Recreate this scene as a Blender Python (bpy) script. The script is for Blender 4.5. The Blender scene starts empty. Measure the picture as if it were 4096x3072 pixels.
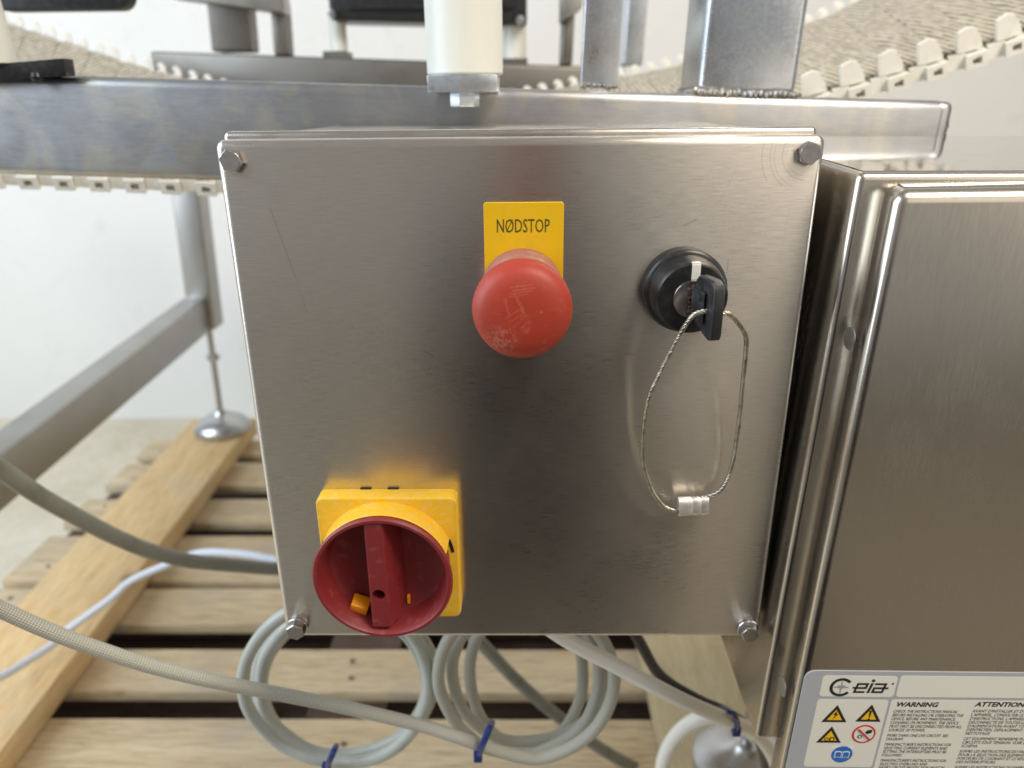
import bpy, bmesh, math, random
import numpy as np
from mathutils import Vector, Matrix

# ---------------------------------------------------------------- camera, world, lights, exposure
scn = bpy.context.scene
COL = scn.collection
CAM = Vector((0.00141, -0.37757, 0.16618))
R = Matrix(((0.99988913, 0.00400796, 0.01434104),
            (0.01196447, 0.3570988, -0.93398999),
            (-0.00886457, 0.93405802, 0.35701126)))
FPX = 2940.0
cd = bpy.data.cameras.new('camera')
cd.sensor_width = 36.0
cd.lens = FPX / 4096 * 36.0
cd.clip_start = 0.01
cd.clip_end = 100
cd.dof.use_dof = True
cd.dof.focus_distance = 0.385
cd.dof.aperture_fstop = 6.6
cam = bpy.data.objects.new('camera', cd)
cam.matrix_world = Matrix.Translation(CAM) @ R.to_4x4()
COL.objects.link(cam)
scn.camera = cam
scn.view_settings.view_transform = 'Standard'
scn.view_settings.look = 'None'
scn.view_settings.exposure = 0.0
scn.view_settings.gamma = 1.0
scn.cycles.use_denoising = True
scn.cycles.max_bounces = 8
scn.cycles.sample_clamp_indirect = 6

wd = bpy.data.worlds.new('World')
scn.world = wd
wd.use_nodes = True
bg = wd.node_tree.nodes['Background']
bg.inputs[0].default_value = (0.94, 0.93, 0.91, 1)     # even light of a white-painted hall
bg.inputs[1].default_value = 0.37


def area(name, loc, target, sx, sy, power, col):
    l = bpy.data.lights.new(name, 'AREA')
    l.shape = 'RECTANGLE'
    l.size = sx
    l.size_y = sy
    l.energy = power
    l.color = col
    o = bpy.data.objects.new(name, l)
    o.location = loc
    o.rotation_euler = (Vector(target) - Vector(loc)).to_track_quat('-Z', 'Z').to_euler()
    COL.objects.link(o)
    return o


area('window_light', (-2.2, -0.35, 0.95), (0, 0.75, -0.1), 2.3, 1.9, 74, (0.76, 0.88, 1.0))
area('ceiling_light', (1.0, -0.75, 1.7), (0.15, 0.5, -0.1), 0.9, 0.6, 40, (1.0, 0.91, 0.78))

area('added_warm_fill', (2.2, -2.4, 0.85), (0.2, 0.0, -0.1), 3.0, 1.6, 15, (1.0, 0.87, 0.70))

rnd = random.Random(7)


def PY(px, py, Y):
    d = R @ Vector(((px - 2048) / FPX, (1536 - py) / FPX, -1.0))
    return CAM + d * ((Y - CAM.y) / d.y)


def PZ(px, py, Z):
    d = R @ Vector(((px - 2048) / FPX, (1536 - py) / FPX, -1.0))
    return CAM + d * ((Z - CAM.z) / d.z)


# ---------------------------------------------------------------- materials
def lin(r, g, b):
    f = lambda c: ((c / 255 + 0.055) / 1.055) ** 2.4 if c > 10 else c / 255 / 12.92
    return (f(r), f(g), f(b), 1)


class NT:
    def __init__(s, name):
        s.m = bpy.data.materials.new(name)
        s.m.use_nodes = True
        s.t = s.m.node_tree
        s.p = s.t.nodes['Principled BSDF']
        s.tc = s.t.nodes.new('ShaderNodeTexCoord')

    def n(s, typ, **kw):
        x = s.t.nodes.new('ShaderNode' + typ)
        for k, v in kw.items():
            setattr(x, k, v)
        return x

    def l(s, a, b):
        s.t.links.new(a, b)

    def mapping(s, scale, rot=(0, 0, 0), src='Object', loc=(0, 0, 0)):
        m = s.n('Mapping')
        m.inputs['Scale'].default_value = scale
        m.inputs['Rotation'].default_value = rot
        m.inputs['Location'].default_value = loc
        s.l(s.tc.outputs[src], m.inputs['Vector'])
        return m.outputs[0]

    def noise(s, vec, scale, detail=3, rough=0.55, dist=0.0):
        x = s.n('TexNoise')
        x.inputs['Scale'].default_value = scale
        x.inputs['Detail'].default_value = detail
        x.inputs['Roughness'].default_value = rough
        x.inputs['Distortion'].default_value = dist
        s.l(vec, x.inputs['Vector'])
        return x.outputs['Fac']

    def rng(s, v, a, b, c, d):
        x = s.n('MapRange')
        for i, q in enumerate((a, b, c, d)):
            x.inputs[i + 1].default_value = q
        s.l(v, x.inputs[0])
        return x.outputs[0]

    def math(s, op, a, b=None):
        x = s.n('Math', operation=op)
        for i, q in enumerate((a, b)):
            if q is None:
                continue
            if isinstance(q, (int, float)):
                x.inputs[i].default_value = q
            else:
                s.l(q, x.inputs[i])
        return x.outputs[0]

    def mix(s, fac, a, b):
        x = s.n('Mix', data_type='RGBA')
        for i, q in ((0, fac), (6, a), (7, b)):
            if isinstance(q, (int, float)):
                x.inputs[i].default_value = q
            elif isinstance(q, tuple):
                x.inputs[i].default_value = q
            else:
                s.l(q, x.inputs[i])
        return x.outputs[2]

    def bump(s, h, strength, dist):
        x = s.n('Bump')
        x.inputs['Strength'].default_value = strength
        x.inputs['Distance'].default_value = dist
        s.l(h, x.inputs['Height'])
        s.l(x.outputs[0], s.p.inputs['Normal'])

    def set(s, **kw):
        for k, v in kw.items():
            i = s.p.inputs[k.replace('_', ' ')]
            if isinstance(v, (int, float, tuple)):
                i.default_value = v
            else:
                s.l(v, i)
        return s


def steel(name, base, rough, brush='X', aniso=0.65, var=0.12, stain=0.0, smudge=0.08, scratches=None, streak=1.0):
    m = NT(name)
    sc = {'X': (95, 700, 1700), 'Z': (1700, 700, 95), 'Y': (1700, 95, 1700), 'N': (300, 300, 300)}[brush]
    f = m.noise(m.mapping(tuple(c * streak for c in sc)), 1.0, 4, 0.6)
    big = m.noise(m.mapping((1, 1, 1)), 14, 4, 0.6)
    col = m.mix(m.rng(f, 0.3, 0.7, 0, 1), tuple(c * (1 - var) for c in base[:3]) + (1,), tuple(min(1, c * (1 + var)) for c in base[:3]) + (1,))
    if stain:
        st = m.noise(m.mapping((1, 1, 1)), 22, 5, 0.65, 1.2)
        w = m.n('ValToRGB')
        e = w.color_ramp.elements
        e[0].position = 0.36; e[0].color = (0.36, 0.38, 0.44, 1)
        e[1].position = 0.52; e[1].color = tuple(base[:3]) + (1,)
        for p, c in ((0.60, (0.62, 0.56, 0.42, 1)), (0.70, (0.50, 0.60, 0.72, 1))):
            x = e.new(p); x.color = c
        m.l(st, w.inputs[0])
        col = m.mix(stain, col, w.outputs[0])
    r = m.math('ADD', m.rng(big, 0.3, 0.7, rough - smudge, rough + smudge), m.rng(f, 0.3, 0.7, -0.02, 0.02))
    if scratches:
        # hand-placed scratches: distance to short segments in the plate's own X-Z plane
        sep = m.n('SeparateXYZ')
        m.l(m.tc.outputs['Object'], sep.inputs[0])
        tot = None
        for (x0, z0, x1, z1, w_, amp) in scratches:
            dx, dz = x1 - x0, z1 - z0
            L = math.hypot(dx, dz)
            ux, uz = dx / L, dz / L
            px = m.math('SUBTRACT', sep.outputs[0], x0)
            pz = m.math('SUBTRACT', sep.outputs[2], z0)
            t = m.math('ADD', m.math('MULTIPLY', px, ux), m.math('MULTIPLY', pz, uz))
            d = m.math('ADD', m.math('MULTIPLY', px, -uz), m.math('MULTIPLY', pz, ux))
            a = m.math('LESS_THAN', m.math('ABSOLUTE', d), w_)
            b = m.math('LESS_THAN', m.math('ABSOLUTE', m.math('SUBTRACT', t, L / 2)), L / 2)
            v = m.math('MULTIPLY', m.math('MULTIPLY', a, b), amp * 0.55)
            tot = v if tot is None else m.math('ADD', tot, v)
        pos = m.math('MAXIMUM', tot, 0.0)
        neg = m.math('MAXIMUM', m.math('MULTIPLY', tot, -1.0), 0.0)
        col = m.mix(m.math('MINIMUM', pos, 1.0), col, (0.95, 0.93, 0.90, 1))
        col = m.mix(m.math('MINIMUM', neg, 1.0), col, (0.10, 0.09, 0.08, 1))
    m.set(Base_Color=col, Metallic=1.0, Roughness=r)
    if aniso and brush in 'XZY':
        c = m.n('CombineXYZ')
        tv = {'X': (0, 0, 1), 'Z': (1, 0, 0), 'Y': (1, 0, 0)}[brush]
        for i in range(3):
            c.inputs[i].default_value = tv[i]
        m.set(Anisotropic=aniso, Tangent=c.outputs[0])
    m.bump(f, 0.035, 0.0003)
    return m.m


def plastic(name, col, rough, dirt=None, dirt_amt=0.0, dscale=60, spec=0.5, bump=0.0, lo=0.5, hi=0.75):
    m = NT(name)
    c = col
    v = m.noise(m.mapping((1, 1, 1)), dscale, 5, 0.65)
    if dirt:
        c = m.mix(m.math('MULTIPLY', m.rng(v, lo, hi, 0, 1), dirt_amt), col, dirt)
    m.set(Base_Color=c, Roughness=m.rng(v, 0.3, 0.7, rough - 0.06, rough + 0.1), Specular_IOR_Level=spec)
    if bump:
        m.bump(m.noise(m.mapping((1, 1, 1)), 900, 3), bump, 0.0004)
    return m.m


def wood(name, a, b, axis='X', dark=(0.30, 0.20, 0.11, 1), rot=0.0, grey=None):
    m = NT(name)
    sc = {'X': (2.2, 26, 26), 'Y': (26, 2.2, 26)}[axis]
    oi = m.n('ObjectInfo')
    mp = m.n('Mapping')
    mp.inputs['Rotation'].default_value = (0, 0, rot)
    m.l(m.tc.outputs['Object'], mp.inputs[0])
    va = m.n('VectorMath', operation='ADD')
    m.l(mp.outputs[0], va.inputs[0])
    cb = m.n('CombineXYZ')
    for i, k in enumerate((3.1, 7.7, 5.3)):
        m.l(m.math('MULTIPLY', oi.outputs['Random'], k), cb.inputs[i])
    m.l(cb.outputs[0], va.inputs[1])
    vm = m.n('VectorMath', operation='MULTIPLY')
    vm.inputs[1].default_value = sc
    m.l(va.outputs[0], vm.inputs[0])
    g = m.noise(vm.outputs[0], 1.3, 6, 0.62, 0.6)
    fine = m.noise(vm.outputs[0], 9, 4, 0.7)
    blot = m.noise(va.outputs[0], 6, 4, 0.6)
    col = m.mix(m.rng(g, 0.32, 0.68, 0, 1), a, b)
    col = m.mix(m.rng(fine, 0.46, 0.74, 0, 0.6), col, dark)
    if grey:
        col = m.mix(m.rng(blot, 0.48, 0.72, 0, 0.7), col, grey)
    # knots
    v = m.n('TexVoronoi')
    v.inputs['Scale'].default_value = 1.0
    vm2 = m.n('VectorMath', operation='MULTIPLY')
    vm2.inputs[1].default_value = (6, 6, 6) if axis == 'X' else (6, 5, 6)
    m.l(va.outputs[0], vm2.inputs[0])
    m.l(vm2.outputs[0], v.inputs['Vector'])
    col = m.mix(m.rng(v.outputs['Distance'], 0.03, 0.11, 0.75, 0), col, (0.16, 0.09, 0.05, 1))
    m.set(Base_Color=col, Roughness=0.75, Specular_IOR_Level=0.25)
    m.bump(fine, 0.35, 0.002)
    return m.m


def braided(name, col, dark, k=11, pitch=0.0038):
    m = NT(name)
    sep = m.n('SeparateXYZ')
    m.l(m.tc.outputs['UV'], sep.inputs[0])
    u = m.math('MULTIPLY', sep.outputs[0], 2 * math.pi * k)
    v = m.math('MULTIPLY', sep.outputs[1], 2 * math.pi / pitch)
    s1 = m.math('SINE', m.math('ADD', u, v))
    s2 = m.math('SINE', m.math('SUBTRACT', u, v))
    h = m.math('MULTIPLY', s1, s2)
    m.set(Base_Color=m.mix(m.rng(h, -0.7, 0.7, 0, 1), dark, col), Roughness=0.28)
    m.bump(h, 0.4, 0.0006)
    return m.m


SCR = [(0.033, 0.030, 0.012, -0.012, .00025, .22), (0.036, 0.032, 0.016, -0.013, .00018, .16),
       (0.039, 0.028, 0.021, -0.012, .00018, .14), (0.004, 0.010, 0.0, -0.03, .0003, .08),
       (-0.126, 0.118, -0.117, 0.082, .00030, -.35), (-0.117, 0.082, -0.113, 0.062, .00025, -.22),
       (-0.052, 0.041, -0.046, 0.038, .0004, -.55), (0.083, 0.107, 0.090, 0.1108, .0004, -.5),
       (0.034, 0.136, 0.066, 0.121, .00022, .18), (0.1, 0.118, 0.108, 0.137, .0002, -.2),
       (0.116, 0.103, 0.124, 0.112, .0002, -.18), (0.136, 0.120, 0.134, 0.090, .0002, -.16),
       (0.1075, 0.082, 0.1076, 0.090, .0003, -.45), (0.067, 0.111, 0.073, 0.113, .0003, -.3),
       (-0.02, 0.02, -0.012, -0.02, .0002, .08), (0.105, 0.06, 0.125, 0.076, .0002, -.15)]
for k in range(9):           # spanner swirls round the upper right bolt
    for (r0, amp, a0, a1) in ((0.0125, -.4, 150, 270), (0.0165, -.3, 165, 250), (0.0185, -.35, 155, 235), (0.0225, -.4, 165, 215), (0.0095, .5, 130, 300)):
        t0 = math.radians(a0 + (a1 - a0) * k / 9)
        t1 = math.radians(a0 + (a1 - a0) * (k + 1) / 9)
        SCR.append((0.1415 + r0 * math.cos(t0), 0.1418 + r0 * math.sin(t0), 0.1415 + r0 * math.cos(t1), 0.1418 + r0 * math.sin(t1), .00025, amp))

M = {}
M['cover'] = steel('brushed_steel_cover', (0.69, 0.64, 0.575), 0.29, 'X', 0.82, 0.08, 0, 0.022, SCR)
M['box'] = steel('box_steel', (0.58, 0.54, 0.49), 0.30, 'X', 0.4, 0.08)
M['beam'] = steel('stained_beam_steel', (0.47, 0.47, 0.475), 0.37, 'X', 0.5, 0.14, 0.38)
M['post'] = steel('post_steel', (0.66, 0.70, 0.75), 0.30, 'N', 0, 0.10, 0.22)
M['tube'] = steel('tube_steel', (0.44, 0.43, 0.41), 0.40, 'N', 0, 0.05)
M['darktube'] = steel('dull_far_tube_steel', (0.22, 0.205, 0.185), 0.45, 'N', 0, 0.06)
M['detector'] = steel('detector_steel', (0.58, 0.535, 0.47), 0.25, 'Z', 0, 0.04, 0, 0.03)
m = NT('polished_roof_steel')
v = m.noise(m.mapping((1, 1, 1)), 60, 5, 0.7)
m.set(Base_Color=m.mix(m.rng(v, 0.55, 0.75, 0, 1), (0.66, 0.645, 0.61, 1), (0.50, 0.48, 0.44, 1)), Metallic=1.0, Roughness=m.rng(v, 0.4, 0.8, 0.035, 0.12))
M['roof'] = m.m
M['bolt'] = steel('bolt_steel', (0.55, 0.52, 0.50), 0.26, 'N', 0, 0.10)
M['zinc'] = steel('zinc_bolt', (0.68, 0.74, 0.80), 0.30, 'N', 0, 0.1)
M['chrome'] = steel('chromed_foot', (0.52, 0.52, 0.525), 0.30, 'N', 0, 0.06)
M['weld'] = steel('weld_steel', (0.46, 0.42, 0.36), 0.45, 'N', 0, 0.45, 0.3)
M['wire'] = steel('wire_steel', (0.56, 0.51, 0.43), 0.32, 'N', 0, 0.35, 0)
M['alu'] = steel('ferrule_aluminium', (0.86, 0.83, 0.77), 0.55, 'N', 0, 0.12)
M['gasket'] = plastic('black_gasket', (0.015, 0.015, 0.015, 1), 0.6)
M['yellow'] = plastic('yellow_label_plastic', lin(226, 182, 14), 0.42, (0.42, 0.27, 0.02, 1), 0.25, 90)
M['yellowp'] = plastic('dusty_yellow_plastic', lin(228, 178, 26), 0.55, lin(214, 190, 128), 0.6, 260, bump=0.15, lo=0.45, hi=0.75)
M['orange'] = plastic('orange_yellow_plastic', lin(250, 160, 10), 0.4)
M['print'] = plastic('green_black_print', lin(70, 78, 25), 0.5)
m = NT('red_mushroom_plastic')
v = m.noise(m.mapping((1, 1, 1)), 150, 5, 0.65)
v3 = m.noise(m.mapping((1, 1, 1)), 700, 3, 0.6)
sp = m.n('SeparateXYZ')
m.l(m.tc.outputs['Object'], sp.inputs[0])
tot = None
for (x0, z0, x1, z1, w_, amp) in ((-.004, .0885, .006, .0900, .0003, .35), (-.003, .0872, .007, .0885, .0003, .4), (-.004, .0858, .006, .0872, .00035, .35), (-.005, .0845, .004, .0858, .0003, .3),
                                  (-.002, .086, .0025, .0765, .0006, .30), (-.0065, .084, -.0045, .0755, .0005, .25), (-.0065, .0745, .0, .0785, .0003, .35), (-.005, .0725, .002, .0765, .0003, .3),
                                  (-.003, .0700, .003, .0755, .00025, .3), (.000, .0690, .005, .0735, .00025, .25), (-.012, .077, -.0085, .0760, .0002, .4), (.0095, .0775, .0108, .0770, .0005, .5)):
    L = math.hypot(x1 - x0, z1 - z0)
    ux_, uz_ = (x1 - x0) / L, (z1 - z0) / L
    px_ = m.math('SUBTRACT', sp.outputs[0], x0)
    pz_ = m.math('SUBTRACT', sp.outputs[2], z0)
    t_ = m.math('ADD', m.math('MULTIPLY', px_, ux_), m.math('MULTIPLY', pz_, uz_))
    d_ = m.math('ADD', m.math('MULTIPLY', px_, -uz_), m.math('MULTIPLY', pz_, ux_))
    d_ = m.math('ADD', d_, m.rng(v3, 0.3, 0.7, -0.0003, 0.0003))
    q_ = m.math('MULTIPLY', m.math('LESS_THAN', m.math('ABSOLUTE', d_), w_), m.math('LESS_THAN', m.math('ABSOLUTE', m.math('SUBTRACT', t_, L / 2)), L / 2))
    q_ = m.math('MULTIPLY', q_, amp)
    tot = q_ if tot is None else m.math('MAXIMUM', tot, q_)
# dust patch low on the left of the cap
dx_ = m.math('SUBTRACT', sp.outputs[0], -0.008)
dz_ = m.math('SUBTRACT', sp.outputs[2], 0.0635)
rr_ = m.math('SQRT', m.math('ADD', m.math('MULTIPLY', dx_, dx_), m.math('MULTIPLY', dz_, dz_)))
dust = m.math('MULTIPLY', m.rng(rr_, 0.002, 0.010, 1, 0), m.rng(v3, 0.42, 0.66, 0, 0.6))
msk = m.math('MINIMUM', m.math('ADD', m.math('ADD', m.math('MULTIPLY', tot, 0.45), dust), m.rng(v, 0.58, 0.85, 0, 0.3)), 1.0)
m.set(Base_Color=m.mix(msk, lin(168, 56, 38), lin(200, 142, 122)), Roughness=m.math('ADD', m.math('MULTIPLY', msk, 0.25), 0.50))
M['red'] = m.m
M['collar'] = plastic('faded_collar_plastic', lin(160, 100, 92), 0.6, lin(176, 150, 132), 0.8, 120)
M['maroon'] = plastic('maroon_handle_plastic', lin(126, 38, 40), 0.46, lin(172, 118, 112), 0.5, 130, lo=0.56, hi=0.85)
M['black'] = plastic('black_plastic', (0.012, 0.012, 0.013, 1), 0.33, (0.10, 0.10, 0.10, 1), 0.25, 150)
M['keyblack'] = plastic('worn_black_key_plastic', (0.018, 0.019, 0.022, 1), 0.40, (0.13, 0.13, 0.13, 1), 0.6, 110)
M['white'] = plastic('white_mark', lin(225, 222, 212), 0.5, lin(170, 165, 150), 0.4, 200)
M['rust'] = plastic('rust', lin(84, 60, 46), 0.9, lin(45, 28, 20), 0.8, 400)
M['hole'] = plastic('dark_void', (0.006, 0.004, 0.004, 1), 0.8)
M['pom'] = NT('white_rod_plastic').set(Base_Color=lin(222, 222, 212), Roughness=0.35, Subsurface_Weight=0.1, Subsurface_Scale=0.01).m
M['belt'] = plastic('white_belt_plastic', lin(242, 240, 232), 0.45, lin(200, 188, 158), 0.4, 60)
M['cable'] = plastic('grey_cable_sheath', lin(180, 182, 174), 0.34, lin(142, 140, 128), 0.35, 50)
M['hose'] = plastic('greenish_grey_hose', lin(134, 135, 124), 0.45, lin(92, 90, 76), 0.6, 40)
M['dkcable'] = plastic('dark_grey_cable', lin(70, 70, 66), 0.45, lin(110, 108, 95), 0.5, 60)
M['wcable'] = plastic('white_cable_sheath', lin(218, 222, 232), 0.4)
M['bcable'] = plastic('cream_cable_sheath', lin(244, 241, 232), 0.35)
M['braid'] = braided('braided_hose', lin(204, 203, 192), lin(148, 145, 130))
M['tie'] = plastic('blue_tie_plastic', lin(28, 46, 110), 0.35)
M['slat'] = wood('weathered_pallet_wood', lin(220, 200, 166), lin(196, 172, 134), 'X', lin(118, 86, 56), 0, lin(178, 166, 150))
M['board'] = wood('fresh_pine', lin(230, 202, 156), lin(210, 176, 124), 'Y', lin(156, 114, 68), -0.05, lin(206, 188, 156))
M['board2'] = wood('pale_plywood', lin(196, 180, 146), lin(182, 164, 128), 'Y', lin(150, 130, 96), 0.05)
M['darkened_wood'] = wood('darkened_stringer_wood', lin(104, 82, 68), lin(76, 60, 50), 'X', lin(44, 33, 27), 0, lin(120, 108, 98))  # wood tone lowered to deepen the shade between the slats
M['sticker'] = plastic('label_grey', lin(168, 170, 174), 0.45)
M['stwhite'] = plastic('label_white', lin(222, 220, 208), 0.45)
M['ink'] = plastic('black_ink', (0.012, 0.012, 0.012, 1), 0.5)
M['inkgrey'] = plastic('grey_ink', lin(150, 150, 148), 0.5)
M['signyellow'] = plastic('sign_yellow', lin(235, 185, 20), 0.5)
M['signred'] = plastic('sign_red', lin(200, 35, 38), 0.5)
M['signblue'] = plastic('sign_blue', lin(30, 105, 185), 0.5)
M['reflection_floor'] = plastic('reflection_dark_floor', (0.23, 0.20, 0.155, 1), 0.6, (0.29, 0.255, 0.20, 1), 0.6, 8)  # dark tone picked to darken the lower reflections in the steel
M['cloth'] = plastic('dark_clothing', (0.020, 0.015, 0.014, 1), 0.9)
M['skin'] = plastic('skin', lin(190, 140, 115), 0.5)
M['hair'] = plastic('dark_hair', (0.03, 0.02, 0.015, 1), 0.6)

m = NT('painted_wall')
v1 = m.noise(m.mapping((1, 1, 1)), 2.5, 4)
v2 = m.noise(m.mapping((1, 1, 1)), 14, 5, 0.7)
m.set(Base_Color=m.mix(m.rng(v2, 0.58, 0.80, 0, 0.35), m.mix(v1, lin(240, 239, 236), lin(228, 227, 224)), lin(205, 203, 198)), Roughness=0.6)
m.bump(v2, 0.3, 0.01)
M['wall'] = m.m
m = NT('dusty_concrete')
v1 = m.noise(m.mapping((1, 1, 1)), 4, 6, 0.65)
v2 = m.noise(m.mapping((1, 1, 1)), 35, 5, 0.7)
m.set(Base_Color=m.mix(m.rng(v2, 0.42, 0.7, 0, 0.6), m.mix(m.rng(v1, 0.35, 0.65, 0, 1), lin(226, 216, 194), lin(208, 196, 172)), lin(232, 225, 208)), Roughness=0.8)
m.bump(v2, 0.3, 0.004)
M['floor'] = m.m
m = NT('belt_mesh_surface')
sp = m.n('SeparateXYZ')
m.l(m.tc.outputs['Object'], sp.inputs[0])
br_ = m.noise(m.mapping((160, 55, 160)), 1.0, 3)
w1 = m.math('SINE', m.math('MULTIPLY', sp.outputs[0], 2 * math.pi / 0.0070))
hh = m.math('ADD', w1, m.rng(br_, 0.3, 0.7, -0.9, 0.9))
m.set(Base_Color=m.mix(m.rng(hh, -1.0, 0.3, 0, 1), lin(110, 98, 82), lin(206, 196, 176)), Roughness=0.55)
m.bump(hh, 0.35, 0.0008)
M['beltmesh'] = m.m


# ---------------------------------------------------------------- mesh helpers
class MB:
    def __init__(s):
        s.bm = bmesh.new()
        s.uv = s.bm.loops.layers.uv.new('UVMap')
        s.mi = 0

    def _fin(s, faces):
        for f in faces:
            f.material_index = s.mi

    def box(s, lo, hi, bev=0.0, seg=2, mat=None):
        lo, hi = Vector(lo), Vector(hi)
        c = (lo + hi) / 2
        d = hi - lo
        r = bmesh.ops.create_cube(s.bm, size=1.0)
        vs = r['verts']
        for v in vs:
            v.co = Vector((v.co.x * d.x, v.co.y * d.y, v.co.z * d.z))
        fs = list({f for v in vs for f in v.link_faces})
        if bev:
            es = list({e for v in vs for e in v.link_edges})
            rr = bmesh.ops.bevel(s.bm, geom=es, offset=bev, segments=seg, affect='EDGES', profile=0.5)
            fs = list({f for v in rr['verts'] for f in v.link_faces} | set(rr['faces']))
            vs = list({v for f in fs for v in f.verts})
        for v in vs:
            v.co = v.co + c
            if mat:
                v.co = mat @ v.co
        s._fin(fs)
        return s

    def hexa(s, p, bev=0.0, seg=3):
        """eight corners: bottom ring 0-3, top ring 4-7 (both the same way round)"""
        vs = [s.bm.verts.new(q) for q in p]
        F = [(3, 2, 1, 0), (4, 5, 6, 7), (0, 1, 5, 4), (1, 2, 6, 5), (2, 3, 7, 6), (3, 0, 4, 7)]
        fs = [s.bm.faces.new([vs[i] for i in f]) for f in F]
        bmesh.ops.recalc_face_normals(s.bm, faces=fs)
        if bev:
            es = list({e for v in vs for e in v.link_edges})
            rr = bmesh.ops.bevel(s.bm, geom=es, offset=bev, segments=seg, affect='EDGES', profile=0.5)
            fs = list({f for v in rr['verts'] for f in v.link_faces} | set(rr['faces']))
        s._fin(fs)
        return s

    def tube(s, pts, r, n=12, closed=False, r2=None):
        P = [Vector(p) for p in pts]
        N = len(P)
        T = []
        for i in range(N):
            a = P[(i - 1) % N] if (closed or i > 0) else P[i]
            b = P[(i + 1) % N] if (closed or i < N - 1) else P[i]
            T.append((b - a).normalized())
        up = Vector((0, 0, 1)) if abs(T[0].z) < 0.9 else Vector((1, 0, 0))
        nrm = (up - T[0] * up.dot(T[0])).normalized()
        rings = []
        L = [0.0]
        for i in range(N):
            if i:
                L.append(L[-1] + (P[i] - P[i - 1]).length)
                nrm = (nrm - T[i] * nrm.dot(T[i])).normalized()
            bi = T[i].cross(nrm)
            rr = r if r2 is None else r + (r2 - r) * i / (N - 1)
            rings.append([s.bm.verts.new(P[i] + (nrm * math.cos(2 * math.pi * k / n) + bi * math.sin(2 * math.pi * k / n)) * rr) for k in range(n)])
        fs = []
        rngi = range(N if closed else N - 1)
        for i in rngi:
            A, B = rings[i], rings[(i + 1) % N]
            for k in range(n):
                k2 = (k + 1) % n
                f = s.bm.faces.new((A[k], A[k2], B[k2], B[k]))
                va, vb = L[i], (L[i + 1] if i + 1 < N else L[i] + 0.001)
                for lp, (uu, vv) in zip(f.loops, ((k / n, va), ((k + 1) / n, va), ((k + 1) / n, vb), (k / n, vb))):
                    lp[s.uv].uv = (uu, vv)
                fs.append(f)
        if not closed:
            fs.append(s.bm.faces.new(rings[0][::-1]))
            fs.append(s.bm.faces.new(rings[-1]))
        s._fin(fs)
        return s

    def lathe(s, prof, n=48, mat=None, a0=0.0, a1=360.0):
        """profile of (radius, height) turned round local Z"""
        full = abs(a1 - a0) >= 359.9
        K = n if full else n + 1
        rings = []
        for (r, h) in prof:
            if r < 1e-7:
                v = s.bm.verts.new((0, 0, h))
                rings.append([v] * K)
            else:
                rings.append([s.bm.verts.new((r * math.cos(math.radians(a0 + (a1 - a0) * k / n)), r * math.sin(math.radians(a0 + (a1 - a0) * k / n)), h)) for k in range(K)])
        fs = []
        for i in range(len(prof) - 1):
            for k in range(n):
                k2 = (k + 1) % K
                q = [rings[i][k], rings[i][k2], rings[i + 1][k2], rings[i + 1][k]]
                u = []
                for v in q:
                    if v not in u:
                        u.append(v)
                if len(u) > 2:
                    fs.append(s.bm.faces.new(u))
        if not full:
            for k in (0, K - 1):
                ring = [rings[i][k] for i in range(len(prof))]
                if len(set(ring)) == len(ring) and len(ring) > 2:
                    try:
                        fs.append(s.bm.faces.new(ring))
                    except ValueError:
                        pass
        vs = {v for f in fs for v in f.verts}
        if mat:
            for v in vs:
                v.co = mat @ v.co
        bmesh.ops.recalc_face_normals(s.bm, faces=fs)
        s._fin(fs)
        return s

    def prism(s, poly, d, mat=None, bev=0.0, seg=2):
        """polygon in local XY extruded from z=0 to z=d"""
        a = [s.bm.verts.new((x, y, 0)) for x, y in poly]
        b = [s.bm.verts.new((x, y, d)) for x, y in poly]
        n = len(poly)
        fs = [s.bm.faces.new(a[::-1]), s.bm.faces.new(b)]
        for i in range(n):
            fs.append(s.bm.faces.new((a[i], a[(i + 1) % n], b[(i + 1) % n], b[i])))
        bmesh.ops.recalc_face_normals(s.bm, faces=fs)
        vs = a + b
        if bev:
            es = [e for f in (fs[0], fs[1]) for e in f.edges]
            rr = bmesh.ops.bevel(s.bm, geom=es, offset=bev, segments=seg, affect='EDGES', profile=0.5)
            fs = list({f for v in rr['verts'] for f in v.link_faces} | set(rr['faces']))
            vs = list({v for f in fs for v in f.verts})
        if mat:
            for v in vs:
                v.co = mat @ v.co
        s._fin(fs)
        return s

    def build(s, name, mats, parent=None, smooth=35):
        me = bpy.data.meshes.new(name)
        s.bm.to_mesh(me)
        s.bm.free()
        for mm in (mats if isinstance(mats, (list, tuple)) else [mats]):
            me.materials.append(mm)
        if smooth:
            me.polygons.foreach_set('use_smooth', [True] * len(me.polygons))
            me.set_sharp_from_angle(angle=math.radians(smooth))
        return link(name, me, parent)


def wloc(o):
    return Matrix.Translation(o.location)


def link(name, me, parent=None, loc=None, rot=None):
    o = bpy.data.objects.new(name, me)
    COL.objects.link(o)
    if loc is not None:
        o.location = loc
    if rot is not None:
        o.rotation_euler = rot
    if parent is not None:
        o.parent = parent
        root = parent
        while root.parent is not None:
            root = root.parent
        if parent.parent is None:
            o.matrix_parent_inverse = (Matrix.Translation(parent.location)).inverted()
        elif parent.get('_placed'):
            o.matrix_parent_inverse = (Matrix.LocRotScale(parent.location, parent.rotation_euler, None)).inverted()
    return o


def tag(o, label, cat=None, group=None, kind=None):
    if label:
        o['label'] = label
    if cat:
        o['category'] = cat
    if group:
        o['group'] = group
    if kind:
        o['kind'] = kind
    return o


def thing(name, loc, label, cat, group=None):
    o = bpy.data.objects.new(name, None)
    o.empty_display_size = 0.05
    COL.objects.link(o)
    o.location = loc
    return tag(o, label, cat, group)


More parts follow.
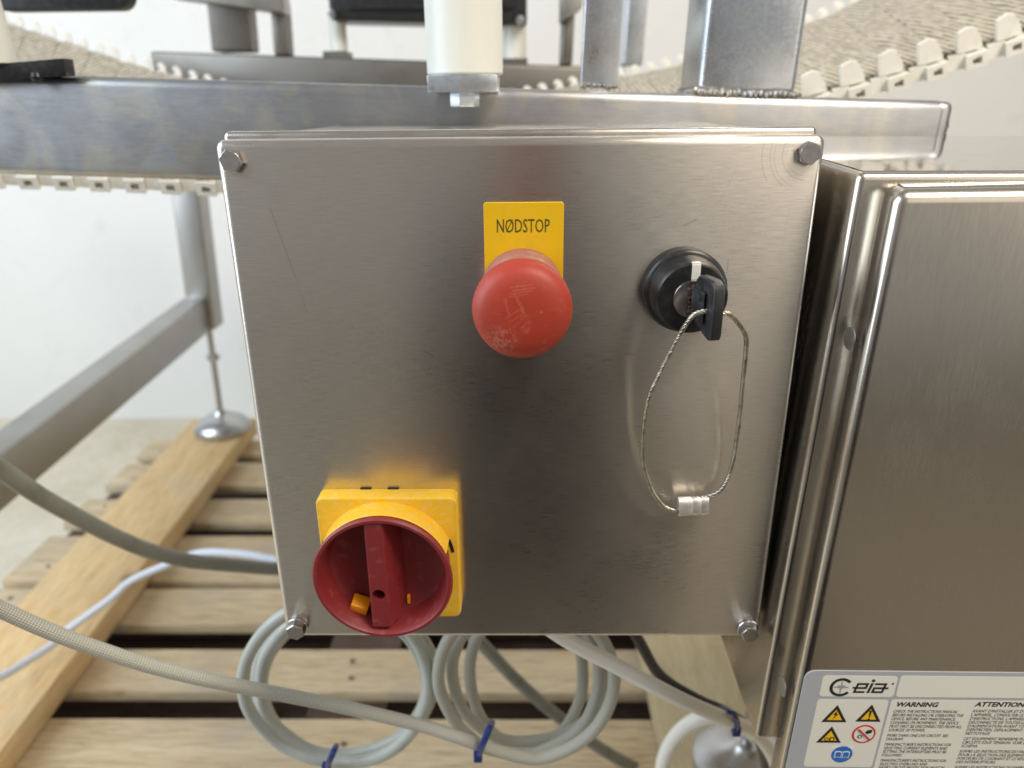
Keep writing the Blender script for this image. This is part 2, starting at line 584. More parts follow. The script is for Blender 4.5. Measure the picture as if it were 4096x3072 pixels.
def facing(x, y, z):
    """local XY -> world XZ at depth y, local +Z towards the viewer (-Y)"""
    return Matrix(((1, 0, 0, x), (0, 0, -1, y), (0, 1, 0, z), (0, 0, 0, 1)))


def rrect(x0, y0, x1, y1, r, n=5):
    out = []
    for cx, cy, a in ((x1 - r, y1 - r, 0), (x0 + r, y1 - r, 90), (x0 + r, y0 + r, 180), (x1 - r, y0 + r, 270)):
        for k in range(n + 1):
            t = math.radians(a + 90 * k / n)
            out.append((cx + r * math.cos(t), cy + r * math.sin(t)))
    return out


def circ(cx, cy, r, n=28, ry=None):
    return [(cx + r * math.cos(2 * math.pi * k / n), cy + (ry or r) * math.sin(2 * math.pi * k / n)) for k in range(n)]


def smoothpath(pts, n=10):
    P = [Vector(p) for p in pts]
    P = [P[0] * 2 - P[1]] + P + [P[-1] * 2 - P[-2]]
    out = []
    for i in range(1, len(P) - 2):
        for k in range(n):
            t = k / n
            a, b, c, d = P[i - 1], P[i], P[i + 1], P[i + 2]
            out.append(0.5 * ((2 * b) + (c - a) * t + (2 * a - 5 * b + 4 * c - d) * t * t + (3 * b - a - 3 * c + d) * t ** 3))
    out.append(P[-2])
    return out


def text_mesh(txt, mat4, height=None, width=None, shear=0.0, bold=0.0, ext=0.00008, x=0, y=0, line=None, cap=0.70):
    """flat lettering; height = cap height; returned as mesh placed by mat4 (local XY)"""
    cu = bpy.data.curves.new('lettering', 'FONT')
    cu.body = txt
    cu.size = 1.0
    cu.shear = shear
    cu.offset = bold
    cu.resolution_u = 2
    if line:
        cu.space_line = line
    ob = bpy.data.objects.new('lettering', cu)
    COL.objects.link(ob)
    dg = bpy.context.evaluated_depsgraph_get()
    me = bpy.data.meshes.new_from_object(ob.evaluated_get(dg))
    bpy.data.objects.remove(ob)
    co = np.zeros(len(me.vertices) * 3)
    me.vertices.foreach_get('co', co)
    co = co.reshape(-1, 3)
    x0, x1, y0, y1 = co[:, 0].min(), co[:, 0].max(), co[:, 1].min(), co[:, 1].max()
    if line:
        sy = height
        sx = width / (x1 - x0) if width else height
    else:
        sy = height / (y1 - y0) if height else width / (x1 - x0)
        sx = width / (x1 - x0) if width else sy
        co[:, 1] -= y0
    co[:, 0] = (co[:, 0] - x0) * sx + x
    co[:, 1] = co[:, 1] * sy + y
    co[:, 2] = ext
    for i, v in enumerate(me.vertices):
        v.co = mat4 @ Vector(co[i])
    return me


def lettering(name, me, mat, parent):
    me.name = name
    me.materials.clear()
    me.materials.append(mat)
    return link(name, me, parent)


def hexpoly(r, rot=0.0):
    return [(r * math.cos(math.radians(60 * k + rot)), r * math.sin(math.radians(60 * k + rot))) for k in range(6)]


# ---------------------------------------------------------------- setting
ZP = -0.68            # top of the pallet
ZF = ZP - 0.144       # floor
b = MB()
b.box((-6, -0.15, ZF - 0.1), (6, 2.05, ZF))
tag(b.build('floor', M['floor']), 'beige dusty concrete floor', kind='structure')
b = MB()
b.box((-6, -5, ZF - 0.1), (6, -0.1505, ZF + 0.002))  # added out of view so the steel reflects something darker low down
tag(b.build('added_dark_floor', M['reflection_floor']), 'unseen dark floor added in front of the machine to darken its reflections', kind='structure')
b = MB()
b.box((-6, 1.90, ZF - 0.1), (6, 2.05, 3.0))
tag(b.build('wall', M['wall']), 'white painted wall behind the machine', kind='structure')

# ---------------------------------------------------------------- pallet
pal = thing('pallet', (-0.2, 0.7, ZF), 'weathered wooden pallet of spaced slats on the floor below the machine', 'pallet')
SL = [(1.42, 1.3228), (1.28, 1.1656), (1.1027, 0.9999), (0.9494, 0.792), (0.7703, 0.6667), (0.6062, 0.5101), (0.4586, 0.30), (0.26, 0.12)]
for i, (y1, y0) in enumerate(SL):
    b = MB()
    b.box((-1.0 - 0.006 * rnd.random(), y0, ZP - 0.022), (0.75, y1, ZP - 0.0004 * i), 0.0025, 2)
    b.build('slat', M['slat'], pal)
for x0 in (-0.99, -0.33, 0.32):
    b = MB()
    b.box((x0, 0.14, ZP - 0.044), (x0 + 0.12, 1.40, ZP - 0.0224), 0.001, 1)
    b.build('stringer', M['darkened_wood'], pal)
    for y0 in (0.16, 0.70, 1.24):
        b = MB()
        b.box((x0, y0, ZF + 0.022), (x0 + 0.12, y0 + 0.14, ZP - 0.0444), 0.002, 1)
        b.build('block', M['darkened_wood'], pal)
for k in range(10):
    b = MB()
    b.box((-0.99, 0.125 + 0.13 * k, ZF), (0.74, 0.125 + 0.13 * k + 0.122, ZF + 0.0216), 0.001, 1)
    b.build('gap_shade_board', M['darkened_wood'], pal)  # dark boards added under the slats to deepen the gap shade
bb = MB()
bb.lathe([(0, -0.001), (0.0042, -0.001), (0.0042, 0.0005), (0.003, 0.0008), (0, 0.0008)], 10)
nm_ = bb.build('nail', M['darktube'])
nail_me = nm_.data
bpy.data.objects.remove(nm_)
for i, (y1, y0) in enumerate(SL):
    for x0 in (-0.93, -0.27, 0.38):
        for f_ in (0.3, 0.7):
            link('nail', nail_me, pal, (x0 + rnd.uniform(-.02, .02), y0 + (y1 - y0) * f_, ZP))

# loose boards
b = MB()
t = 0.045
q = [PZ(766, 1684, ZP + t), PZ(1024, 1749, ZP + t), PZ(0, 2953, ZP + t), PZ(0, 2540, ZP + t)]
far = (q[0] + q[1]) / 2; near = (q[2] + q[3]) / 2
ax = (far - near).normalized()
pl = near - ax * 0.35 + Vector((-0.078, 0, 0)); pr = near - ax * 0.35 + Vector((0.086, 0, 0))
fl = q[0] + ax * 0.02; fr = fl + (pr - pl) * 1.04
top = [pl, pr, fr, fl]
b.hexa([p - Vector((0, 0, t - 0.0004)) for p in top] + top, 0.003, 2)
tag(b.build('wooden_board', M['board']), 'fresh yellow pine board lying slantwise on the pallet under the far machine foot', 'board')
b = MB()
x0, x1 = 0.188, 0.42
b.box((x0, 0.10, ZP + 0.0004), (x1, 0.95, ZP + t), 0.003, 2)
tag(b.build('wooden_board', M['board2']), 'pale wide board on the pallet below the metal detector', 'board')

# ---------------------------------------------------------------- machine frame
fr_ = thing('machine_frame', (-0.2, 0.7, ZP), 'welded square tube stainless steel stand carrying the control box', 'machine frame')
# main beam (rolled about 2 degrees against the box)
YB = 0.245
tl = PY(280, 302, YB); tr = PY(3828, 404, YB)
ux = (tr - tl).normalized(); uz = Vector((-ux.z, 0, ux.x)); uy = Vector((0, 1, 0))
LB = (tr - tl).length


def bp(a, y, h):
    return tl + ux * a + Vector((0, y - YB, 0)) + uz * h


b = MB()
H = 0.0775
b.hexa([bp(-0.35, YB, -H), bp(LB - 0.004, YB, -H), bp(LB - 0.004, YB + 0.078, -H), bp(-0.35, YB + 0.078, -H),
        bp(-0.35, YB, 0), bp(LB - 0.004, YB, 0), bp(LB - 0.004, YB + 0.078, 0), bp(-0.35, YB + 0.078, 0)], 0.0075, 4)
b.build('beam', M['beam'], fr_)
b = MB()
i_ = 0.0005
b.hexa([bp(LB - 0.02, YB + i_, -H + i_), bp(LB, YB + i_, -H + i_), bp(LB, YB + 0.078 - i_, -H + i_), bp(LB - 0.02, YB + 0.078 - i_, -H + i_),
        bp(LB - 0.02, YB + i_, -i_), bp(LB, YB + i_, -i_), bp(LB, YB + 0.078 - i_, -i_), bp(LB - 0.02, YB + 0.078 - i_, -i_)], 0.0058, 4)
b.build('end_cap', M['beam'], fr_)


def weld(pts, r, name='weld_bead', n=24, parent=None):
    bb = MB()
    P = [Vector(p) for p in pts]
    for i in range(n):
        tt = i / (n - 1) * (len(P) - 1)
        k = min(int(tt), len(P) - 2)
        c = P[k].lerp(P[k + 1], tt - k) + Vector((rnd.uniform(-.2, .2) * r, rnd.uniform(-.15, .15) * r, rnd.uniform(-.35, .35) * r))
        rr = r * rnd.uniform(0.65, 1.3)
        ax_ = (P[min(k + 1, len(P) - 1)] - P[k]).normalized()
        mt = Matrix.Translation(c) @ ax_.to_track_quat('Z', 'Y').to_matrix().to_4x4() @ Matrix.Rotation(rnd.uniform(0.15, .5), 4, 'Y')
        bb.lathe([(0, -rr * .5), (rr * .7, -rr * .36), (rr, 0), (rr * .7, rr * .36), (0, rr * .5)], 12, mt)
    return bb.build(name, M['weld'], parent or fr_, 60)


weld([bp(LB - 0.0025, YB + 0.0022, -0.016), bp(LB - 0.003, YB + 0.0018, -0.04), bp(LB - 0.0025, YB + 0.0022, -H + .02)], 0.0018, n=34)


def upright(pl_, pr_, Y0, dy, ztop, mat, name='post', bev=0.006):
    pl_, pr_ = Vector(pl_), Vector(pr_)
    lean = uz
    ht = ztop - pl_.z
    bb = MB()
    B = [pl_, pr_, pr_ + Vector((0, dy, 0)), pl_ + Vector((0, dy, 0))]
    bb.hexa(B + [p + lean * ht for p in B], bev, 3)
    return bb.build(name, mat, fr_)


p0 = PY(2790, 372, 0.25); p1 = PY(3182, 384, 0.25)
upright(p0, p1, 0.25, 0.076, 0.48, M['post'])
weld([p0 + Vector((0.001, -0.001, 0.0005)), p1 + Vector((0.0, -0.001, 0.0005))], 0.0030, n=84)
weld([p0 + Vector((-0.0005, 0.002, 0.0005)), p0 + Vector((-0.0005, 0.07, 0.0005))], 0.003, n=70)
p0 = PY(2321, 348, 0.29); p1 = PY(2470, 352, 0.29)
upright(p0, p1, 0.29, 0.012, 0.48, M['post'], 'flat_bar', 0.0015)
weld([p0 + Vector((0.001, 0, 0.001)), p1 + Vector((-0.001, 0, 0.001))], 0.0025, n=22)
# far side of the stand
ra = PY(597, 204, 0.9); rb = PY(2300, 263, 0.9)
rd = (rb - ra)
rb2 = ra + rd * 1.12
b = MB()
dz = Vector((0, 0, -0.08)); dy = Vector((0, 0.06, 0))
b.hexa([ra + dz, rb2 + dz, rb2 + dz + dy, ra + dz + dy, ra, rb2, rb2 + dy, ra + dy], 0.005, 3)
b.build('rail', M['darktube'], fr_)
for (pxa, pxb, yy, z1) in ((845, 1000, 206, 0.6), (1094, 1144, 222, 0.32), (2240, 2289, 262, 0.30), (2490, 2570, 264, 0.6)):
    pa, pb = PY(pxa, yy, 0.905), PY(pxb, yy, 0.905)
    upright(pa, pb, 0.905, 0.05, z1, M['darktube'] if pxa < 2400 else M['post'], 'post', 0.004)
b = MB()
pa, pb = PY(660, -12, 0.88), PY(1130, 52, 0.88)
up = Vector((0.0, 0, 0.05)); dy = Vector((0, 0.05, 0))
b.hexa([pa, pb, pb + dy, pa + dy, pa + up, pb + up, pb + up + dy, pa + up + dy], 0.004, 2)
b.build('cross_bar', M['tube'], fr_)
b = MB()
pa, pb = PY(2240, 92, 0.88), PY(2330, 30, 0.88)
b.hexa([pa, pb, pb + dy, pa + dy, pa + up, pb + up, pb + up + dy, pa + up + dy], 0.004, 2)
b.build('cross_bar', M['tube'], fr_)
# far leg with its foot and the side rail coming forward
YL = 1.36
pa, pb = PY(734, 1185, YL), PY(838, 1192, YL)
w_ = (pb.x - pa.x)
b = MB()
zb = PY(830, 1322, YL).z
B = [Vector((pa.x, YL, zb)), Vector((pa.x + w_, YL, zb)), Vector((pa.x + w_, YL + w_, zb)), Vector((pa.x, YL + w_, zb))]
b.hexa(B + [p + uz * 0.5 for p in B], 0.005, 3)
b.build('leg', M['tube'], fr_)
far_r = PY(825, 1192, YL + 0.004); near_r = PY(0, 1818, 0.62)
dr = (near_r - far_r)
near_r = far_r + dr * 1.25
b = MB()
W = Vector((-0.058, 0, 0)); Hh = Vector((0, 0, -0.082))
b.hexa([far_r + W + Hh, far_r + Hh, near_r + Hh, near_r + W + Hh, far_r + W, far_r, near_r, near_r + W], 0.005, 3)
b.build('side_rail', M['tube'], fr_)
ft = PZ(893, 1722, ZP + 0.045)
legc = Vector((pa.x + w_ / 2 + 0.004, YL + w_ / 2, zb))
b = MB()
b.lathe([(0, 0.0), (0.066, 0.0), (0.0705, 0.005), (0.0705, 0.014), (0.067, 0.022), (0.055, 0.033), (0.036, 0.043), (0.018, 0.049), (0.013, 0.058), (0, 0.060)], 40, Matrix.Translation((ft.x, ft.y, ZP + 0.0448)))
fo = b.build('levelling_foot', M['chrome'], fr_)
b = MB()
b.tube([Vector((ft.x, ft.y, ZP + 0.075)), legc + Vector((0, 0, 0.02))], 0.0075, 10)
mid = Vector((ft.x, ft.y, 0)).lerp(Vector((legc.x, legc.y, 0)), .72)
b.prism(hexpoly(0.0165), 0.012, Matrix.Translation((mid.x, mid.y, zb - 0.085)))
b.build('spindle', M['tube'], fo)

# ---------------------------------------------------------------- plastic rods on the beam
sp_ = thing('plastic_rod', (-0.04, 0.215, 0.165), 'large round white plastic rod bolted upright to the near beam above the control box', 'plastic rod', 'white plastic rods')
b = MB()
c0 = PY(1861, 303, 0.214)
b.lathe([(0, c0.z), (0.0262, c0.z), (0.0280, c0.z + 0.0015), (0.0282, 0.42), (0, 0.42)], 56, Matrix.Translation((c0.x, c0.y, 0)))
b.build('rod', M['pom'], sp_)
a0, a1 = PY(1707, 312, 0.186), PY(1990, 368, 0.186)
b = MB()
b.box((a0.x, 0.186, a1.z), (a1.x, 0.2445, c0.z - 0.0002), 0.001, 2)
b.build('mounting_plate', M['post'], sp_)
b = MB()
bc = PY(1858, 372, 0.205)
b.prism(hexpoly(0.0108, 12), -0.0098, Matrix.Translation((bc.x, 0.207, a1.z)), 0.0008)
b.build('bolt', M['zinc'], sp_)
# left tapered rod and black plate
lr = thing('plastic_rod', (-0.42, 0.27, 0.19), 'white plastic rod on a black plate at the left end of the near beam', 'plastic rod', 'white plastic rods')
b = MB()
pa = PY(0, 318, 0.235); pb = PY(264, 301, 0.235)
h1 = Vector((0.0006, 0, 0.0122))
d = Vector((0, 0.014, 0))
e = Vector((-0.08, 0, -0.006))
b.hexa([pa + e, pb, pb + d, pa + e + d, pa + e + h1, pb + h1, pb + h1 + d, pa + e + h1 + d], 0.001, 2)
b.build('mounting_plate', M['black'], lr)
b = MB()
rc = PY(-58, 258, 0.242)
b.lathe([(0, 0), (0.0225, 0), (0.0215, 0.03), (0.019, 0.14), (0, 0.14)], 40, Matrix.Translation((rc.x, rc.y, rc.z)) @ Matrix.Rotation(-0.03, 4, 'Y'))
b.build('rod', M['pom'], lr)
b = MB()
kc = PY(150, 312, 0.238)
b.lathe([(0, 0), (0.004, 0), (0.005, -0.003), (0.004, -0.006), (0, -0.007)], 16, Matrix.Translation(kc + Vector((0, 0, 0.004))))
b.build('bolt', M['black'], lr)
# far rods with the black cross beam on top
for (pxa, pxb, yb, lab) in ((1326, 1392, 207, 'small far white plastic rod left of the near rod, under the black bar'), (2012, 2105, 236, 'small far white plastic rod right of the near rod, under the black bar')):
    pa, pb = PY(pxa, yb, 0.925), PY(pxb, yb, 0.925)
    th = thing('plastic_rod', (pa + pb) / 2, lab, 'plastic rod', 'white plastic rods')
    rr = (pb.x - pa.x) / 2
    b = MB()
    b.lathe([(0, 0), (rr, 0), (rr, 0.0475), (0, 0.0475)], 24, Matrix.Translation((pa + pb) / 2))
    b.build('rod', M['pom'], th)
    b = MB()
    b.box(((pa.x - rr * .7), 0.903, pa.z - 0.012), (pb.x + rr * .1, 0.955, pa.z - 0.0003), 0.001, 1)
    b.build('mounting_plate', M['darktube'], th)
bb_ = thing('motor_housing', (-0.14, 0.92, 0.29), 'black housing bar across the far white plastic rods', 'machine part')
pa, pb = PY(1318, 80, 0.88), PY(2108, 98, 0.88)
b = MB()
b.hexa([pa, pb, pb + Vector((0, .09, 0)), pa + Vector((0, .09, 0)), pa + Vector((0, 0, .1)), pb + Vector((0, 0, .1)), pb + Vector((0, .09, .1)), pa + Vector((0, .09, .1))], 0.006, 3)
b.build('housing', M['black'], bb_)
b = MB()
b.box((pa.x + 0.03, 0.872, pa.z + 0.014), (pb.x - 0.02, 0.8798, pa.z + 0.02), 0.001, 1)
b.build('lip', M['black'], bb_)
for pc in (PY(1326, 52, 0.872), PY(2080, 78, 0.872)):
    b = MB()
    b.lathe([(0, 0.006), (0.005, 0.005), (0.0068, 0), (0.0068, -0.008), (0, -0.008)], 16, Matrix.Translation(pc) @ Matrix.Rotation(math.pi / 2, 4, 'X'))
    b.build('knob', M['chrome'], bb_)
b = MB()
pa, pb = PY(-40, 44, 0.5), PY(525, 44, 0.5)
b.prism(rrect(pa.x, pa.z, pb.x, pa.z + 0.1, 0.016), 0.02, facing(0, 0.52, 0), 0.001)
tag(b.build('guard_plate', M['black']), 'black plate with a rounded lower corner at the top left', 'machine part')

# ---------------------------------------------------------------- belt
belt = thing('conveyor_belt', (0, 0.63, 0.07), 'white modular plastic conveyor belt hanging slack through the stand', 'conveyor belt')
nearc = smoothpath([PY(-700, 672, .42), PY(-300, 688, .42), PY(150, 698, .42), PY(440, 709, .42), PY(690, 718, .42), PY(900, 727, .42), (-.1, .42, .092), (.1, .42, .122), PY(3240, 393, .42), PY(3433, 343, .42), PY(3590, 301, .42), PY(3747, 254, .42), PY(3911, 206, .42), PY(4070, 150, .42), PY(4300, 62, .42), PY(4600, -70, .42)], 12)
farc = smoothpath([(-.93, .85, .335), (-.7892, .85, .2885), (-.682, .85, .2536), (-.573, .85, .2173), (-.504, .85, .2005), (-.35, .85, .165), (-.1, .85, .16), (.1495, .85, .1995), (.2369, .85, .2142), (.4348, .85, .2716), (.5078, .85, .3043), (.62, .85, .36), (.72, .85, .42)], 12)


def resample(P, step=None, n=None):
    L = [0]
    for i in range(1, len(P)):
        L.append(L[-1] + (P[i] - P[i - 1]).length)
    if n is None:
        n = int(L[-1] / step)
    out = []
    k = 0
    for i in range(n + 1):
        s_ = L[-1] * i / n
        while k < len(L) - 2 and L[k + 1] < s_:
            k += 1
        tt = (s_ - L[k]) / max(1e-9, L[k + 1] - L[k])
        out.append(P[k].lerp(P[k + 1], tt))
    return out


nr = resample(nearc, 0.0375)
frr = resample(farc, n=len(nr) - 1)
for i in range(len(nr) - 1):
    a = (nr[i] + nr[i + 1]) / 2
    c = (frr[i] + frr[i + 1]) / 2
    tn = (nr[i + 1] - nr[i]).normalized(); tf = (frr[i + 1] - frr[i]).normalized()
    dn = (c - a).normalized()
    nn = tn.cross(dn); nn.normalize()
    if nn.z < 0:
        nn = -nn
    nf = tf.cross(dn); nf.normalize()
    if nf.z < 0:
        nf = -nf
    hs = 0.0187
    b = MB()
    b.mi = 1
    hf = (frr[i + 1] - frr[i]).length / 2 - 0.0006
    a2, c2 = a + dn * 0.010, c - dn * 0.010
    zt = 0.004
    b.hexa([a2 - tn * hs - nn * zt, a2 + tn * hs - nn * zt, c2 + tf * hf - nf * zt, c2 - tf * hf - nf * zt,
            a2 - tn * hs + nn * zt, a2 + tn * hs + nn * zt, c2 + tf * hf + nf * zt, c2 - tf * hf + nf * zt])
    b.mi = 0
    for (P, T, N, sg) in ((a, tn, nn, 1), (c, tf, nf, -1)):
        o_ = dn * (-0.010 * sg)
        # outer link with a square eye: four bars round a hole
        cx_ = P + T * 0.006 - N * 0.006
        lw, lh, th_ = 0.0105, 0.0068, 0.0035

        def bar(t0, t1, n0, n1):
            q0 = [cx_ + T * tt_ + N * nn_ for (tt_, nn_) in ((t0, n0), (t1, n0), (t1, n1), (t0, n1))]
            b.hexa([p + o_ for p in q0] + [p - o_ * 0.9 for p in q0])
        bar(-lw, lw, -lh, -lh + th_)
        bar(-lw, lw, lh - th_, lh)
        bar(-lw, -lw + 0.006, -lh + th_, lh - th_)
        bar(lw - 0.006, lw, -lh + th_, lh - th_)
        # recessed neck to the next link
        cx_ = P - T * 0.012 - N * 0.004
        o_ = dn * (-0.004 * sg)
        bar(-0.0078, 0.0078, -0.007, 0.007)
        # side tooth
        bs = P + N * 0.004 - dn * (0.004 * sg)
        poly = [(-0.0115, 0), (0.0122, 0), (0.0108, 0.0085), (0.0056, 0.0190), (-0.0005, 0.0215), (-0.0108, 0.0188)]
        if sg > 0:
            sets = [[bs + T * x_ + N * y_ for x_, y_ in poly]]
        else:      # small hooked teeth, two per link
            hook = [(-0.0075, 0), (0.0062, 0), (0.0045, 0.0085), (-0.0005, 0.0125), (-0.0062, 0.0115), (-0.0085, 0.0070), (-0.0045, 0.0078), (-0.0030, 0.0050)]
            sets = [[bs + T * (x_ + o2) + N * y_ for x_, y_ in hook] for o2 in (-hf / 2, hf / 2)]
        for q0 in sets:
            f0 = [b.bm.verts.new(p) for p in q0]
            f1 = [b.bm.verts.new(p + dn * (0.009 * sg)) for p in q0]
            ff = [b.bm.faces.new(f0), b.bm.faces.new(f1[::-1])]
            for k in range(len(q0)):
                k2 = (k + 1) % len(q0)
                ff.append(b.bm.faces.new((f0[k], f1[k], f1[k2], f0[k2])))
            bmesh.ops.recalc_face_normals(b.bm, faces=ff)
    b.build('belt_link', [M['belt'], M['beltmesh']], belt, 30)

# ---------------------------------------------------------------- control box
box = thing('control_box', (0, 0.1, -0.15), 'square brushed stainless steel control box with switches, bolted shut', 'control box')
b = MB()
b.box((-0.15, 0.0, -0.1505), (0.15, 0.0155, 0.1505), 0.0042, 5)
cov = b.build('cover', M['cover'], box)
b = MB()
b.box((-0.146, 0.0135, -0.147), (0.146, 0.0195, 0.1475))
b.build('gasket', M['gasket'], box)
b = MB()
b.box((-0.1525, 0.0195, -0.1485), (0.1522, 0.031, 0.1538), 0.0028, 4)
b.build('rim', M['box'], box)
b = MB()
b.box((-0.150, 0.0305, -0.1475), (0.1497, 0.236, 0.1505), 0.004, 3)
b.build('enclosure_body', M['box'], box)


def bolt_mesh(h, wash):
    bb = MB()
    if wash:
        bb.lathe([(0, 0), (0.0066, 0), (0.0066, 0.0013), (0.0062, 0.0018), (0, 0.0018)], 28)
    z0 = 0.0018 if wash else -0.0005
    bb.prism(hexpoly(0.0058), h, Matrix.Translation((0, 0, z0)), 0.0003, 1)
    bb.lathe([(0.0049, z0 + h - 0.0002), (0.0047, z0 + h + 0.00035), (0, z0 + h + 0.0003)], 24)
    o = bb.build('bolt', M['bolt'], None, 25)
    me = o.data
    bpy.data.objects.remove(o)
    return me


short, tall = bolt_mesh(0.0042, False), bolt_mesh(0.0048, True)
for (x, z, me, ro) in ((-0.1415, 0.1408, short, 0.2), (0.1412, 0.1422, short, 0.35), (0.1418, -0.1425, tall, 0.1), (-0.1412, -0.1412, tall, 0.45)):
    link('bolt', me, box, (x, 0, z), (math.pi / 2, ro, 0))

# emergency stop label
b = MB()
b.prism(rrect(-0.0179, 0.0665, 0.0226, 0.1197, 0.0016), 0.0014, facing(0, 0.0004, 0), 0.0002, 1)
lab = b.build('emergency_stop_label', M['yellow'], box)
me = text_mesh('N\u00d8DSTOP', facing(0, -0.00105, 0), height=0.0068, width=0.0268, x=-0.0113, y=0.1047)
lettering('lettering', me, M['print'], lab)

# emergency stop button
bx, bz = 0.0014, 0.0758
b = MB()
b.lathe([(0.0180, 0.030), (0.0208, 0.0285), (0.0211, 0.026), (0.0211, 0.0012), (0.0205, 0.0), (0, 0.0)], 64, facing(bx, -0.001, bz))
colr = b.build('emergency_stop_button', M['collar'], box)
b = MB()
b.lathe([(0.012, 0.030), (0.0195, 0.031), (0.0222, 0.0335), (0.0234, 0.038), (0.0236, 0.042), (0.0230, 0.0455), (0.0213, 0.0488), (0.0185, 0.0508), (0.014, 0.0522), (0.008, 0.0529), (0, 0.0531)], 72, facing(bx, -0.001, bz))
b.build('mushroom_cap', M['red'], colr)

# key switch
kx, kz = 0.0846, 0.0758
F = facing(kx, 0, kz)
b = MB()
b.lathe([(0, 0), (0.0212, 0), (0.0213, 0.0098), (0.0205, 0.0108), (0.0193, 0.0112), (0.0190, 0.0120), (0.0180, 0.0236), (0.0172, 0.0252), (0.0168, 0.0256), (0.0097, 0.0256), (0.0097, 0.022), (0, 0.022)], 64, F)
ks = b.build('key_switch', M['black'], box)
b = MB()
b.lathe([(0, 0.0215), (0.0096, 0.0215), (0.0096, 0.0262), (0.0092, 0.0268), (0, 0.0268)], 48, F)
b.build('lock_barrel', M['bolt'], ks)
b = MB()
b.box((-0.0012, 0.0096, 0.0250), (0.0030, 0.0171, 0.0260), 0.0002, 1, F)
b.box((-0.0012, 0.0169, 0.0225), (0.0030, 0.0180, 0.0258), 0.0002, 1, F)
b.build('pointer_mark', M['white'], ks)
b = MB()
r3 = random.Random(3)
for i in range(26):
    c = (r3.uniform(-0.0022, 0.0004), r3.uniform(-0.0062, 0.0066), 0.0268 + r3.uniform(0, 0.0016))
    rr = r3.uniform(0.0006, 0.0013)
    b.lathe([(0, -rr), (rr * .8, -rr * .5), (rr, 0), (rr * .7, rr * .6), (0, rr)], 7, F @ Matrix.Translation(c))
b.build('rust_deposit', M['rust'], ks)

# main switch
mx, mz = -0.0768, -0.0842
b = MB()
b.prism(rrect(mx - 0.0404, mz - 0.0412, mx + 0.0404, mz + 0.0412, 0.0042), 0.0118, facing(0, 0.0004, 0), 0.0012, 3)
ms = b.build('main_switch', M['yellowp'], box)
F = facing(mx - 0.0012, -0.0114, mz)
b = MB()
b.lathe([(0.0389, -0.0005), (0.0390, 0.001), (0.0390, 0.0135), (0.0384, 0.0142), (0.0372, 0.0135), (0.0372, -0.0005)], 48, F, 21, 160)
b.build('guard_ring', M['yellowp'], ms)
for a0, a1 in ((8, 21), (161, 170)):
    b = MB()
    b.lathe([(0.0378, -0.0005), (0.0378, 0.00035), (0.0396, 0.00035), (0.0396, -0.0005)], 8, F, a0, a1)
    b.build('slot', M['hole'], ms)
for xx in (-0.0165, -0.0005):
    b = MB()
    b.box((xx + mx, -0.0012, mz + 0.0400), (xx + mx + 0.0062, 0.0003, mz + 0.0417))
    b.build('slot', M['hole'], ms)
b = MB()
b.lathe([(0.0325, -0.001), (0.0362, 0.0), (0.0372, 0.010), (0.0385, 0.0160), (0.0396, 0.0178), (0.0398, 0.0192), (0.0388, 0.0203), (0.0373, 0.0203), (0.0362, 0.0188), (0.0350, 0.010), (0.0330, 0.0045), (0.0290, 0.0022), (0.0200, 0.0014), (0, 0.0012)], 80, F)
hd = b.build('rotary_handle', M['maroon'], ms)
# grip with a through hole
b = MB()
b.hexa([F @ Vector(p) for p in ((-0.0088, -0.0355, 0.001), (0.0098, -0.0355, 0.001), (0.0098, 0.0366, 0.001), (-0.0088, 0.0366, 0.001),
                                (-0.0082, -0.0335, 0.0192), (0.0020, -0.0335, 0.0192), (0.0020, 0.0362, 0.0192), (-0.0082, 0.0362, 0.0192))], 0.0014, 4)
g = b.build('grip', M['maroon'], None, 0)
b = MB()
b.lathe([(0, 0.004), (0.0038, 0.004), (0.0038, 0.03), (0, 0.03)], 24, F @ Matrix.Translation((-0.0030, -0.0108, 0)))
k = b.build('cutter', M['hole'], None)
md = g.modifiers.new('b', 'BOOLEAN')
md.operation = 'DIFFERENCE'
md.object = k
md.solver = 'EXACT'
dg = bpy.context.evaluated_depsgraph_get()
me = bpy.data.meshes.new_from_object(g.evaluated_get(dg))
bpy.data.objects.remove(g)
bpy.data.objects.remove(k)
me.name = 'grip'
link('grip', me, hd)
b = MB()
b.box((-0.0052, -0.005, 0), (0.0052, 0.005, 0.0085), 0.0006, 2, F @ Matrix.Translation((-0.0172, -0.0262, 0.0025)) @ Matrix.Rotation(-0.35, 4, 'Z') @ Matrix.Rotation(0.35, 4, 'X'))
b.build('yellow_tab', M['orange'], hd)
b = MB()
b.box((-0.0009, -0.0028, 0), (0.0009, 0.0028, 0.003), 0.0003, 1, F @ Matrix.Translation((0.0110, -0.0255, 0.0012)))
b.build('yellow_tab', M['orange'], hd)

# ---------------------------------------------------------------- key with wire loop
key = thing('key', (kx, -0.03, kz), 'black plastic key with a steel wire loop in the key switch', 'key')
# bow: plate standing out from the lock, turned about 10 degrees
ang = math.radians(12)
KM = Matrix.Translation((kx + 0.0026, -0.0280, kz - 0.0006)) @ Matrix.Rotation(ang, 4, 'Z')
